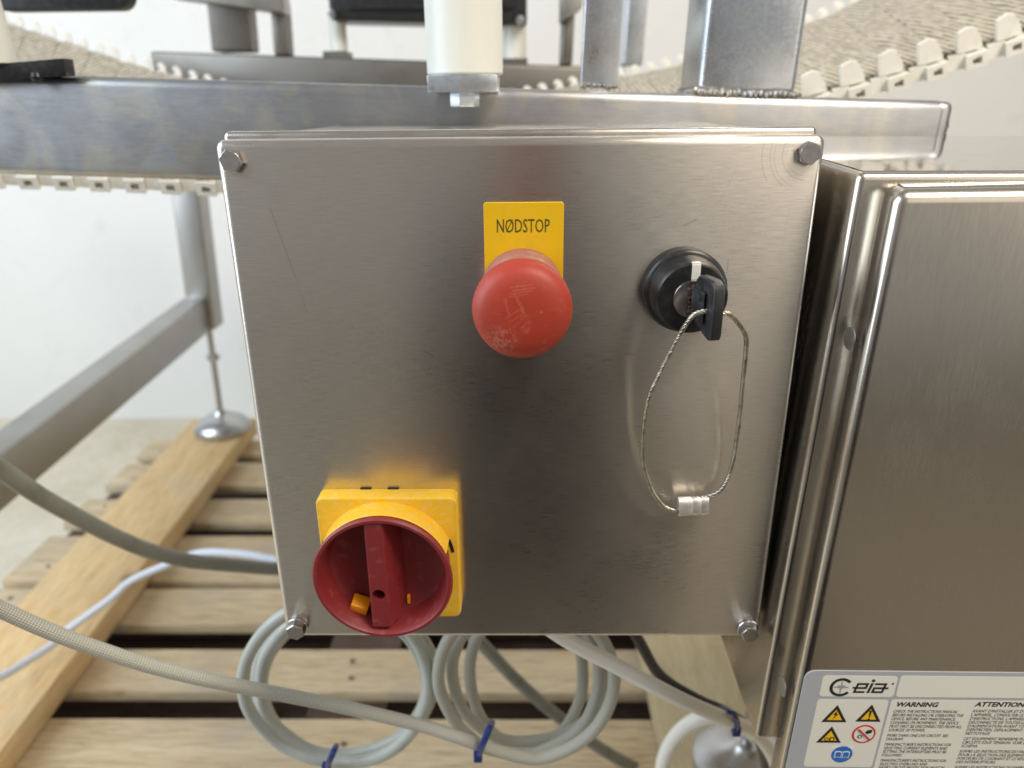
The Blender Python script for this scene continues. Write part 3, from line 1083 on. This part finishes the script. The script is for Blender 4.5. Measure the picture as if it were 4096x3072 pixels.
# local: u (outwards) -> -Y, v -> Z, thickness -> X
UV = Matrix(((0, 0, 1, -0.0028), (-1, 0, 0, 0), (0, 1, 0, 0), (0, 0, 0, 1)))
poly = [(0.0, 0.0082), (0.0015, 0.0120), (0.004, 0.0140), (0.0165, 0.0142), (0.0205, 0.0128), (0.0215, 0.0108), (0.0215, -0.0112), (0.0205, -0.0136), (0.0180, -0.0144), (0.0150, -0.0138), (0.004, -0.0100), (0.0, -0.0086)]
b = MB()
b.prism(poly, 0.0056, KM @ UV, 0.0011, 3)
b.build('bow', M['keyblack'], key)
b = MB()
b.box((-0.0011, -0.001, -0.0062), (0.0011, 0.0075, 0.0058), 0.0002, 1, KM)
b.build('blade', M['rust'], key)
b = MB()
b.box((-0.0046, -0.0145, -0.0078), (-0.0036, -0.0015, 0.0078), 0.0004, 1, KM)
b.build('shoulder', M['keyblack'], key)
hole = KM @ Vector((0, -0.0135, -0.0035))
wl = [hole + Vector((0.004, 0.0, 0.0)), hole + Vector((-0.001, -0.0004, 0.0004)), PY(2825, 1245, -0.0445), PY(2772, 1262, -0.043), PY(2728, 1322, -0.0405), PY(2689, 1392, -0.037), PY(2640, 1490, -0.032), PY(2596, 1588, -0.027), PY(2576, 1701, -0.021),
      PY(2570, 1788, -0.017), PY(2576, 1870, -0.013), PY(2607, 1962, -0.009), PY(2651, 2022, -0.007), PY(2694, 2043, -0.0065), PY(2735, 2048, -0.006), PY(2780, 2050, -0.006)]
wr = [PY(2776, 1992, -0.006), PY(2832, 1986, -0.006), PY(2868, 1973, -0.0065), PY(2900, 1935, -0.0075), PY(2928, 1859, -0.010), PY(2946, 1761, -0.014), PY(2960, 1653, -0.019), PY(2971, 1533, -0.024), PY(2984, 1398, -0.030), PY(2980, 1335, -0.034), PY(2941, 1278, -0.039), PY(2912, 1254, -0.041), hole + Vector((0.0035, 0.0003, 0.0006)), hole + Vector((0.001, 0, 0))]
b = MB()


def rope(pts, R0, r0, lay, ns=5):
    P = smoothpath(pts, 14)
    P = resample(P, 0.0008)
    N = len(P)
    T = [(P[min(i + 1, N - 1)] - P[max(i - 1, 0)]).normalized() for i in range(N)]
    nrm = Vector((0, 1, 0)); nrm = (nrm - T[0] * nrm.dot(T[0])).normalized()
    frames = []
    L = 0
    for i in range(N):
        nrm = (nrm - T[i] * nrm.dot(T[i])).normalized()
        if i:
            L += (P[i] - P[i - 1]).length
        frames.append((P[i], nrm.copy(), T[i].cross(nrm), L))
    for s_ in range(ns):
        b.tube([p + (n_ * math.cos(2 * math.pi * (l_ / lay + s_ / ns)) + b_ * math.sin(2 * math.pi * (l_ / lay + s_ / ns))) * R0 for (p, n_, b_, l_) in frames], r0, 6)


rope(wl, 0.00080, 0.00046, 0.0110)
rope(wr, 0.00080, 0.00046, 0.0110)
b.build('wire_loop', M['wire'], key, 60)
# crimped ferrule: flattened sleeve with two crimp grooves
fa, fb = PY(2713, 2026, -0.006), PY(2832, 2019, -0.006)
fx = (fb - fa); FL = fx.length; fx.normalize(); fy = Vector((0, 1, 0)); fz = fx.cross(fy); fz = -fz if fz.z < 0 else fz
secs = [(0, 1.0), (0.006, 1.03), (0.42, 1.0), (0.46, 0.90), (0.50, 1.0), (0.70, 1.01), (0.74, 0.90), (0.78, 1.02), (1.0, 0.98)]
b = MB()
rings = []
for (t_, s_) in secs:
    ring = []
    for k in range(28):
        th = 2 * math.pi * k / 28
        cx_ = math.copysign(abs(math.cos(th)) ** 0.62, math.cos(th)) * 0.0058
        cy_ = math.copysign(abs(math.sin(th)) ** 0.85, math.sin(th)) * 0.0029
        ring.append(b.bm.verts.new(fa + fx * FL * t_ + fz * cx_ * (0.5 + s_ / 2) + fy * cy_ * s_))
    rings.append(ring)
inner = []
for (t_, s_) in ((0, 0.80), (0.12, 0.78)):
    inner.append([b.bm.verts.new(fa + fx * FL * t_ + (v.co - fa) * s_) for v in rings[0]])
seq = [inner[1], inner[0]] + rings
for i in range(len(seq) - 1):
    for k in range(28):
        b.bm.faces.new((seq[i][k], seq[i][(k + 1) % 28], seq[i + 1][(k + 1) % 28], seq[i + 1][k]))
b.bm.faces.new(rings[-1])
b.bm.faces.new(inner[1][::-1])
bmesh.ops.recalc_face_normals(b.bm, faces=b.bm.faces[:])
b.build('ferrule', M['alu'], key, 40)

# ---------------------------------------------------------------- metal detector
P0 = PY(3568, 765, -0.043)
dx = Vector((math.cos(0.02), math.sin(0.02), -0.03)).normalized()
dzv = Vector((0.03, 0, 1.0)); dzv = (dzv - dx * dzv.dot(dx)).normalized()
dyv = dzv.cross(dx)
DM = Matrix(((dx.x, dyv.x, dzv.x, P0.x), (dx.y, dyv.y, dzv.y, P0.y), (dx.z, dyv.z, dzv.z, P0.z), (0, 0, 0, 1)))   # local: x right, y back, z up; origin = door's top left front corner
det = thing('metal_detector', DM @ Vector((0.2, 0.1, -0.36)), 'stainless steel metal detector housing with a warning label right of the control box', 'metal detector')
DI = DM.inverted()
q = DI @ PY(3418, 692, -0.018)


def housing(A, u, Bk, zbot, lean, bev, name):
    """box with its own slightly sloping top: A top left front corner, u along the front top edge, Bk any point of the back top edge"""
    L = 0.75
    back = Bk - A
    back = back - u * ((back.x - 0.004) / u.x)
    tp = [A, A + u * L, A + u * L + back, A + back]
    bt = [p + lean * ((zbot - p.z) / lean.z) for p in tp]
    bb = MB()
    bb.hexa(bt + tp, bev, 5)
    o = bb.build(name, M['detector'], det)
    nrm = u.cross(back).normalized()
    nrm = -nrm if nrm.z < 0 else nrm
    e = bev * 0.9
    vb = back.normalized()
    ins = [A + u * e + vb * e, A + u * (L - e) + vb * e, A + u * (L - e) + back - vb * e, A + u * e + back - vb * e]
    bb = MB()
    bb.hexa([p - nrm * 0.001 for p in ins] + [p + nrm * 0.0005 for p in ins])
    bb.build('top_plate', M['roof'], det)


A1 = PY(3418, 690, -0.018) + dx * 0.0022
u1 = (PY(4096, 689, -0.0162) - A1).normalized()
housing(A1, u1, PY(3900, 546, 0.2), A1.z - 0.350, dzv, 0.0036, 'housing')
A2 = P0 + dx * 0.0022 + dzv * 0.0006
u2 = (dx + dzv * 0.0327).normalized()
housing(A2, u2, A2 + Vector((0.0, A1.y - A2.y - 0.0012, 0.0006)), A2.z - 0.6, dzv, 0.0062, 'door')
# plug on the left flank of the door
pl_ = DI @ PY(3386, 1353, -0.031)
b = MB()
FL_ = DM @ Matrix(((0, 0, -1, -0.0003), (0, 1, 0, pl_.y), (-1, 0, 0, pl_.z), (0, 0, 0, 1)))
b.lathe([(0, 0.0004), (0.0050, 0.0004), (0.0056, 0.0002), (0.0058, -0.0004)], 28, FL_)
b.build('plug', M['tube'], det)
pl_ = DI @ PY(3100, 2745, -0.031)
b = MB()
b.lathe([(0, 0.0004), (0.0050, 0.0004), (0.0056, 0.0002), (0.0058, -0.0004)], 28, DM @ Matrix(((0, 0, -1, -0.0003), (0, 1, 0, pl_.y), (-1, 0, 0, pl_.z), (0, 0, 0, 1))))
b.build('plug', M['tube'], det)
# warning label on the door, local sheet coordinates = door x, z
SH = DM @ Matrix(((1, 0, 0, 0), (0, 0, -1, 0), (0, 1, 0, 0), (0, 0, 0, 1)))


def sheet(z):
    return SH @ Matrix.Translation((0, 0, z))


b = MB()
b.prism(rrect(0.0055, -0.50, 0.26, -0.2652, 0.006), 0.0007, sheet(-0.0002))
stk = b.build('warning_label', M['sticker'], det)


def patch(name, poly, mat, z):
    bb = MB()
    bb.prism(poly, 0.00012, sheet(z))
    return bb.build(name, mat, stk, 0)


Z1 = 0.00052
patch('panel', rrect(0.0160, -0.2836, 0.0592, -0.2684, 0.0020), M['stwhite'], Z1)
patch('panel', rrect(0.0606, -0.2834, 0.24, -0.2680, 0.0020), M['stwhite'], Z1)
patch('panel', rrect(0.0158, -0.3378, 0.0574, -0.2858, 0.0020), M['stwhite'], Z1)
patch('panel', rrect(0.0588, -0.46, 0.24, -0.2855, 0.0020), M['stwhite'], Z1)
patch('panel', rrect(0.0156, -0.46, 0.0574, -0.3396, 0.0020), M['stwhite'], Z1)
Z2 = Z1 + 0.00016
Z3 = Z2 + 0.00016
Z4 = Z3 + 0.00016


def tri(x0, x1, y0, y1):
    mx_ = (x0 + x1) / 2
    patch('sign_border', [(x0, y0), (x1, y0), (mx_, y1)], M['ink'], Z2)
    i = (x1 - x0) * 0.115
    patch('sign_field', [(x0 + i * 1.75, y0 + i), (x1 - i * 1.75, y0 + i), (mx_, y1 - i * 2.0)], M['signyellow'], Z3)
    return mx_


c_ = tri(0.0206, 0.0354, -0.3026, -0.2898)
patch('pictogram', [(c_ + .0008, -.2932), (c_ - .0014, -.2968), (c_ - .0001, -.2968), (c_ - .0013, -.3003), (c_ + .0014, -.2960), (c_ + .0001, -.2960)], M['ink'], Z4)
c_ = tri(0.0406, 0.0554, -0.3020, -0.2892)
patch('pictogram', [(c_ - .0007, -.2935), (c_ + .0007, -.2935), (c_ + .0003, -.2985), (c_ - .0003, -.2985)], M['ink'], Z4)
patch('pictogram', circ(c_, -.2998, .0006, 10), M['ink'], Z4)
c_ = tri(0.0202, 0.0350, -0.3185, -0.3060)
for cx_, r_ in ((c_ + .0014, .0016), (c_ - .0019, .0012)):
    pts = []
    for k in range(20):
        rr = r_ * (1.15 if k % 2 else 0.9)
        pts.append((cx_ + rr * math.cos(k * math.pi / 10), -.3155 + rr * math.sin(k * math.pi / 10)))
    patch('pictogram', pts, M['ink'], Z4)
    patch('pictogram', circ(cx_, -.3155, r_ * .6, 12), M['signyellow'], Z4 + .00016)
patch('sign_border', circ(0.0474, -0.3116, 0.0070), M['signred'], Z2)
patch('sign_field', circ(0.0474, -0.3116, 0.0058), M['stwhite'], Z3)
patch('pictogram', [(.0478, -.3100), (.0492, -.3082), (.0518, -.3080), (.0516, -.3104), (.0490, -.3112)], M['ink'], Z4)
patch('pictogram', circ(.0452, -.3133, .0014, 14), M['ink'], Z4)
patch('pictogram', circ(.0452, -.3133, .0007, 12), M['stwhite'], Z4 + .00016)
patch('sign_slash', [(.0428, -.3078), (.0436, -.3070), (.0520, -.3154), (.0512, -.3162)], M['signred'], Z4 + .0003)
patch('sign_field', [(.0305, -.3342), (.0442, -.3342), (.0442, -.3218), (.0305, -.3218)], M['white'], Z1 + .00008)
patch('sign_field', circ(0.0373, -0.3277, 0.0064), M['signblue'], Z2)
patch('pictogram', [(.0328, -.3255), (.0350, -.3249), (.0371, -.3255), (.0371, -.3304), (.0350, -.3298), (.0328, -.3304)], M['stwhite'], Z3)
patch('pictogram', [(.0375, -.3255), (.0396, -.3249), (.0418, -.3255), (.0418, -.3304), (.0396, -.3298), (.0375, -.3304)], M['stwhite'], Z3)
patch('pictogram', [(.0334, -.3260), (.0350, -.3255), (.0366, -.3260), (.0366, -.3296), (.0350, -.3291), (.0334, -.3296)], M['signblue'], Z4)
patch('pictogram', [(.0380, -.3260), (.0396, -.3255), (.0412, -.3260), (.0412, -.3296), (.0396, -.3291), (.0380, -.3296)], M['signblue'], Z4)
# logo: open ring with a star of lines, then squared slanting letters
lx, ly, lr_ = 0.0276, -0.2767, 0.0066
arc = [math.radians(38 + 284 * k / 30) for k in range(31)]
patch('logo', [(lx + lr_ * math.cos(a), ly + lr_ * math.sin(a)) for a in arc] + [(lx + lr_ * .74 * math.cos(a), ly + lr_ * .74 * math.sin(a)) for a in arc[::-1]], M['ink'], Z2)
for a in (0, 90):
    ca, sa = math.cos(math.radians(a)) * .0042, math.sin(math.radians(a)) * .0042
    wx, wy = -sa * .08, ca * .08
    patch('logo', [(lx + ca + wx, ly + sa + wy), (lx - ca + wx, ly - sa + wy), (lx - ca - wx, ly - sa - wy), (lx + ca - wx, ly + sa - wy)], M['inkgrey'], Z2)
patch('logo', [(lx - .0026, ly + .0014), (lx + .0026, ly + .0014), (lx, ly - .0016)], M['inkgrey'], Z2 + .00008)


def sl(pts):      # slant
    return [(x + 0.22 * (y + 0.2805), y) for x, y in pts]


y0, y1, tk = -0.2806, -0.2735, 0.00125
ym = (y0 + y1) / 2


def strokes(L):
    for (xa, ya, xb, yb) in L:
        patch('logo', sl([(xa, ya), (xb, ya), (xb, yb), (xa, yb)]), M['ink'], Z2)


strokes([(.0335, ym - .0004, .0352, ym + .0007)])
ex = 0.0350
strokes([(ex, y0, ex + tk, y1), (ex + tk, y1 - tk, ex + .0068, y1), (ex + .0068 - tk, ym - tk / 2, ex + .0068, y1 - tk), (ex + tk, ym - tk / 2, ex + .0068 - tk, ym + tk / 2), (ex + tk, y0, ex + .0066, y0 + tk)])
ix = 0.0430
strokes([(ix, y0, ix + tk * 1.1, y1)])
patch('logo', circ(ix + .0024, y1 + .0018, .0010, 14), M['ink'], Z2)
axx = 0.0455
strokes([(axx, y1 - tk, axx + .0068, y1), (axx + .0068 - tk, y0, axx + .0068, y1 - tk), (axx, ym - tk / 2, axx + .0068 - tk, ym + tk / 2), (axx, y0 + tk, axx + tk, ym - tk / 2), (axx, y0, axx + .0068 - tk, y0 + tk), (axx + .0068, ym - tk / 2, axx + .0088, ym + tk / 2)])
patch('logo', circ(0.0570, -.2738, .0006, 12), M['ink'], Z2)
TS = sheet(Z2)
lettering('lettering', text_mesh('WARNING', TS, height=0.0036, width=0.0245, shear=0.2, bold=0.032, x=0.0624, y=-0.2906), M['ink'], stk)
lettering('lettering', text_mesh('ATTENTION', TS, height=0.0036, width=0.0296, shear=0.2, bold=0.032, x=0.1080, y=-0.2899), M['ink'], stk)
EN = ["CHECK THE INSTRUCTIONS MANUAL", "BEFORE INSTALLING OR OPERATING THE", "DEVICE. BEFORE ANY MAINTENANCE,", "CLEANING OR MOVEMENT, THE DEVICE", "MUST FIRST BE DISCONNECTED FROM ALL", "SOURCES OF POWER.", None,
      "MORE THAN ONE LIVE CIRCUIT. SEE", "DIAGRAM.", None, "MANUFACTURER'S INSTRUCTIONS FOR", "SELECTING CURRENT ELEMENTS AND", "SETTING THE INTERRUPTERS MUST BE", "FOLLOWED.", None,
      "MANUFACTURER'S INSTRUCTIONS FOR", "SELECTING OVERLOAD AND", "SHORT-CIRCUIT PROTECTION MUST BE", "FOLLOWED."]
FRN = ["AVANT D'INSTALLER ET D'UTILISER", "L'APPAREIL, CONSULTER LE MANUEL", "D'INSTRUCTIONS. L'APPAREIL DOIT \u00caTRE", "D\u00c9CONNECT\u00c9 DE TOUTES LES SOURCES", "D'ALIMENTATION AVANT TOUTE OP\u00c9RATION", "D'ENTRETIEN, D\u00c9PLACEMENT OU", "NETTOYAGE.", None,
       "CET \u00c9QUIPEMENT RENFERME PLUSIEURS", "CIRCUITS SOUS TENSION. VOIR LE", "SCH\u00c9MA.", None, "SUIVRE LES INSTRUCTIONS DU FABRICANT", "POUR LA S\u00c9LECTION DES \u00c9L\u00c9MENTS", "PORTEURS DE COURANT ET LE R\u00c9GLAGE", "DES INTERRUPTEURS.", None,
       "SUIVRE LES INSTRUCTIONS DU FABRICANT", "LORS DU CHOIX DES DISPOSITIFS DE", "PROTECTION CONTRE LA SURCHARGE ET"]
for (LN, xs, ys, wref, ref) in ((EN, 0.0616, -0.2950, 0.0420, 1), (FRN, 0.1078, -0.2942, 0.0400, 0)):
    y = ys
    # width scale fixed from the reference line
    cu = text_mesh(LN[ref], Matrix(), height=None, width=1.0)
    probe = text_mesh(LN[ref], Matrix(), height=0.001)
    wr_ = max(v.co.x for v in probe.vertices)
    for s_ in LN:
        if s_ is None:
            y -= 0.0013
            continue
        pm = text_mesh(s_, Matrix(), height=0.001)
        body = s_
        me = text_mesh(s_, TS, width=None, height=0.9, line=1.0, shear=0.2, x=0, y=0)
        bpy.data.meshes.remove(me)
        # one common size: scale from unit text
        me = text_mesh(s_, Matrix(), line=1.0, height=1.0, shear=0.2, x=0, y=0)
        un = text_mesh(LN[ref], Matrix(), line=1.0, height=1.0, shear=0.2)
        k_ = wref / max(v.co.x for v in un.vertices)
        bpy.data.meshes.remove(un); bpy.data.meshes.remove(pm)
        for v in me.vertices:
            v.co = TS @ Vector((xs + v.co.x * k_, y + v.co.y * 0.0031, 0.00008))
        lettering('lettering', me, M['ink'], stk)
        y -= 0.00285
    bpy.data.meshes.remove(cu); bpy.data.meshes.remove(probe)
# detector's own foot under the near corner
fc = PZ(2985, 2985, ZP + t + 0.03)
b = MB()
b.lathe([(0, 0.0), (0.062, 0.0), (0.066, 0.004), (0.066, 0.010), (0.062, 0.015), (0.044, 0.023), (0.024, 0.030), (0.016, 0.038), (0, 0.040)], 40, Matrix.Translation((fc.x, fc.y, ZP + t)))
dfo = b.build('levelling_foot', M['chrome'], det)
b = MB()
b.tube([(fc.x, fc.y, ZP + t + 0.03), (fc.x + 0.012, fc.y, -0.20)], 0.008, 12)
b.build('spindle', M['chrome'], dfo)

# ---------------------------------------------------------------- cables
def cable(name, pts, r, mat, label, cat='cable', n=14, group=None):
    bb = MB()
    bb.tube(smoothpath(pts, 10), r, n)
    return tag(bb.build(name, mat, None, 80), label, cat, group)


cable('hose', [PY(-260, 1740, .12), PY(-120, 1805, .15), PY(0, 1876, .18), PY(149, 1977, .21), PY(298, 2062, .24), PY(448, 2141, .27), PY(597, 2203, .30), PY(746, 2241, .33), PY(895, 2258, .36), PY(1094, 2274, .39), PY(1300, 2280, .42), PY(1500, 2270, .45)], 0.0082, M['hose'],
      'thick greenish grey hose sagging in from the left edge to behind the control box', 'hose')
cable('cable', [PY(-150, 2760, .36), PY(0, 2708, .40), PY(99, 2650, .44), PY(214, 2575, .48), PY(273, 2518, .50), PY(447, 2391, .53), PY(522, 2325, .54), PY(661, 2262, .55), PY(796, 2213, .55), PY(945, 2214, .54), PY(1094, 2238, .53), PY(1300, 2290, .52)], 0.0058, M['wcable'],
      'glossy white cable crossing the pine board behind the sagging hoses', 'cable')


def ring(cx_, cy_, rads, Y0, dY, a0, sgn=1, cut=0):
    """loops of a hanging coil; rads = (left, right, up, down) half widths in turn order"""
    pts = []
    N = len(rads) * 20 - 19 - cut
    rj = random.Random(len(rads) + cut)
    for k in range(N + 0):
        a = math.radians(a0) + sgn * 2 * math.pi * k / 20
        f = k / 20
        i0 = min(int(f), len(rads) - 1); i1 = min(i0 + 1, len(rads) - 1); ff = f - int(f)
        l_, r_, u_, d_ = [rads[i0][m_] * (1 - ff) + rads[i1][m_] * ff for m_ in range(4)]
        ca, sa = math.cos(a), math.sin(a)
        pts.append(PY(cx_ + (r_ if ca > 0 else l_) * ca, cy_ + (d_ if sa > 0 else u_) * sa, Y0 + dY * f) + Vector((rj.uniform(-1, 1), rj.uniform(-1, 1), rj.uniform(-1, 1))) * 0.0009)
    return pts


cable('cable', ring(1360, 2730, [(402, 345, 330, 338), (378, 392, 330, 300), (300, 335, 300, 272), (345, 375, 310, 348), (296, 300, 280, 262)], .085, .022, -90), 0.0053, M['cable'],
      'smooth grey cable coiled in loops hanging under the left half of the control box', 'cable', 14)
lead = [PY(-260, 2310, -.03), PY(-120, 2375, -.02), PY(0, 2436, -.01), PY(199, 2525, 0.0), PY(398, 2598, .01), PY(597, 2662, .02), PY(796, 2712, .03), PY(995, 2752, .04), PY(1298, 2812, .05), PY(1497, 2856, .055), PY(1696, 2905, .06), PY(1845, 2953, .06), PY(1969, 2998, .065)]
cable('hose', lead + ring(2100, 2710, [(335, 372, 330, 325), (345, 290, 330, 305), (270, 340, 300, 255), (205, 225, 280, 285), (232, 268, 270, 228)], .07, .018, 84, -1, 11), 0.0050, M['braid'],
      'braided grey hose drooping from the left edge into a coil below the control box middle', 'hose', 16)
cable('cable', [PY(1700, 2380, .33), PY(1910, 2560, .34), PY(2050, 2705, .35), PY(2200, 2840, .36), PY(2390, 2985, .37), PY(2560, 3080, .38), PY(2760, 3160, .38)], 0.0078, M['hose'],
      'greenish grey cable running down to the right behind the braided coil', 'cable')
cable('cable', [PY(2150, 2480, .05), PY(2290, 2572, .05), PY(2440, 2650, .052), PY(2600, 2735, .056), PY(2760, 2815, .07), PY(2930, 2885, .10), PY(3010, 2925, .13), PY(3080, 3010, .16), PY(3120, 3120, .19)], 0.0058, M['bcable'],
      'straight cream cable running down right from the control box to the blue tie', 'cable')
cable('cable', [PY(2480, 2440, .13), PY(2555, 2560, .13), PY(2640, 2700, .13), PY(2775, 2790, .125), PY(2895, 2845, .118), PY(2975, 2895, .135), PY(3040, 2975, .16), PY(3070, 3100, .19)], 0.0048, M['dkcable'],
      'dark grey cable bending down to the blue tie beside the cream cable', 'cable')
cable('cable', [PY(2650, 3180, .26), PY(2652, 3060, .26), PY(2690, 2965, .26), PY(2760, 2895, .255), PY(2850, 2868, .25), PY(2960, 2895, .25), PY(3060, 2990, .255), PY(3100, 3110, .26)], 0.0085, M['bcable'],
      'white cable loop around the metal detector foot at the bottom edge', 'cable')


def tie(pts, r, label):
    bb = MB()
    P = smoothpath(pts, 6)
    for k in range(len(P) - 1):
        pass
    bb.tube(P, r, 8)
    hd_ = P[-1]
    bb.box(hd_ - Vector((0.0034, 0.003, 0.0045)), hd_ + Vector((0.0034, 0.003, 0.0045)), 0.0006, 1)
    return tag(bb.build('cable_tie', M['tie']), label, 'cable tie', 'blue cable ties')


tie([PY(1345, 2985, .10), PY(1338, 2998, .082), PY(1322, 3035, .078), PY(1306, 3070, .085)], 0.0026, 'blue cable tie at the bottom of the smooth grey coil')
tie([PY(1968, 2893, .075), PY(1958, 2912, .058), PY(1938, 2962, .054), PY(1912, 3024, .058)], 0.0027, 'blue cable tie around the braided hose coil')
tie([PY(2885, 2832, .110), PY(2930, 2852, .09), PY(2950, 2890, .092), PY(2945, 2922, .096)], 0.0022, 'blue cable tie joining the cream and dark cables at the detector')

# ---------------------------------------------------------------- the photographer, seen only as the dark reflection in the steel
per = thing('person', (0, -0.95, ZF), 'person in dark clothes crouching in front of the control box', 'person')
V = [(x * 1.05 + 0.02, y + 0.16, z) for (x, y, z) in [(0, -.92, -.60), (0, -.90, -.32), (0, -.86, -.10), (0, -.82, .06), (0, -.82, .14),
     (-.13, -.82, .00), (-.17, -.72, -.16), (-.07, -.62, .06), (.13, -.82, .00), (.17, -.72, -.16), (.07, -.62, .06),
     (-.11, -.88, -.60), (-.15, -.66, -.38), (-.13, -.68, -.70), (-.13, -.60, -.79), (.11, -.88, -.60), (.17, -.66, -.38), (.15, -.68, -.70), (.15, -.60, -.79)]]
E_ = [(0, 1), (1, 2), (2, 3), (3, 4), (3, 5), (5, 6), (6, 7), (3, 8), (8, 9), (9, 10), (0, 11), (11, 12), (12, 13), (13, 14), (0, 15), (15, 16), (16, 17), (17, 18)]
RD = [.22, .18, .15, .10, .06, .08, .06, .04, .08, .06, .04, .14, .13, .12, .07, .14, .13, .12, .07]
me = bpy.data.meshes.new('body')
me.from_pydata(V, E_, [])
ob = bpy.data.objects.new('body', me)
COL.objects.link(ob)
sk = ob.modifiers.new('s', 'SKIN')
for i, r_ in enumerate(RD):
    me.skin_vertices[0].data[i].radius = (r_, r_)
me.skin_vertices[0].data[0].use_root = True
ob.modifiers.new('u', 'SUBSURF').levels = 2
dg = bpy.context.evaluated_depsgraph_get()
me2 = bpy.data.meshes.new_from_object(ob.evaluated_get(dg))
bpy.data.objects.remove(ob)
me2.materials.append(M['cloth'])
link('body', me2, per)
b = MB()
b.lathe([(0, -.115), (.035, -.105), (.055, -.075), (.070, -.02), (.076, .03), (.072, .075), (.05, .108), (0, .12)], 28, Matrix.Translation((0.02, -.65, .25)))
b.build('head', M['skin'], per)
b = MB()
b.lathe([(.079, .02), (.081, .045), (.077, .08), (.054, .114), (0, .127)], 28, Matrix.Translation((0.02, -.655, .25)))
b.build('hair', M['hair'], per)
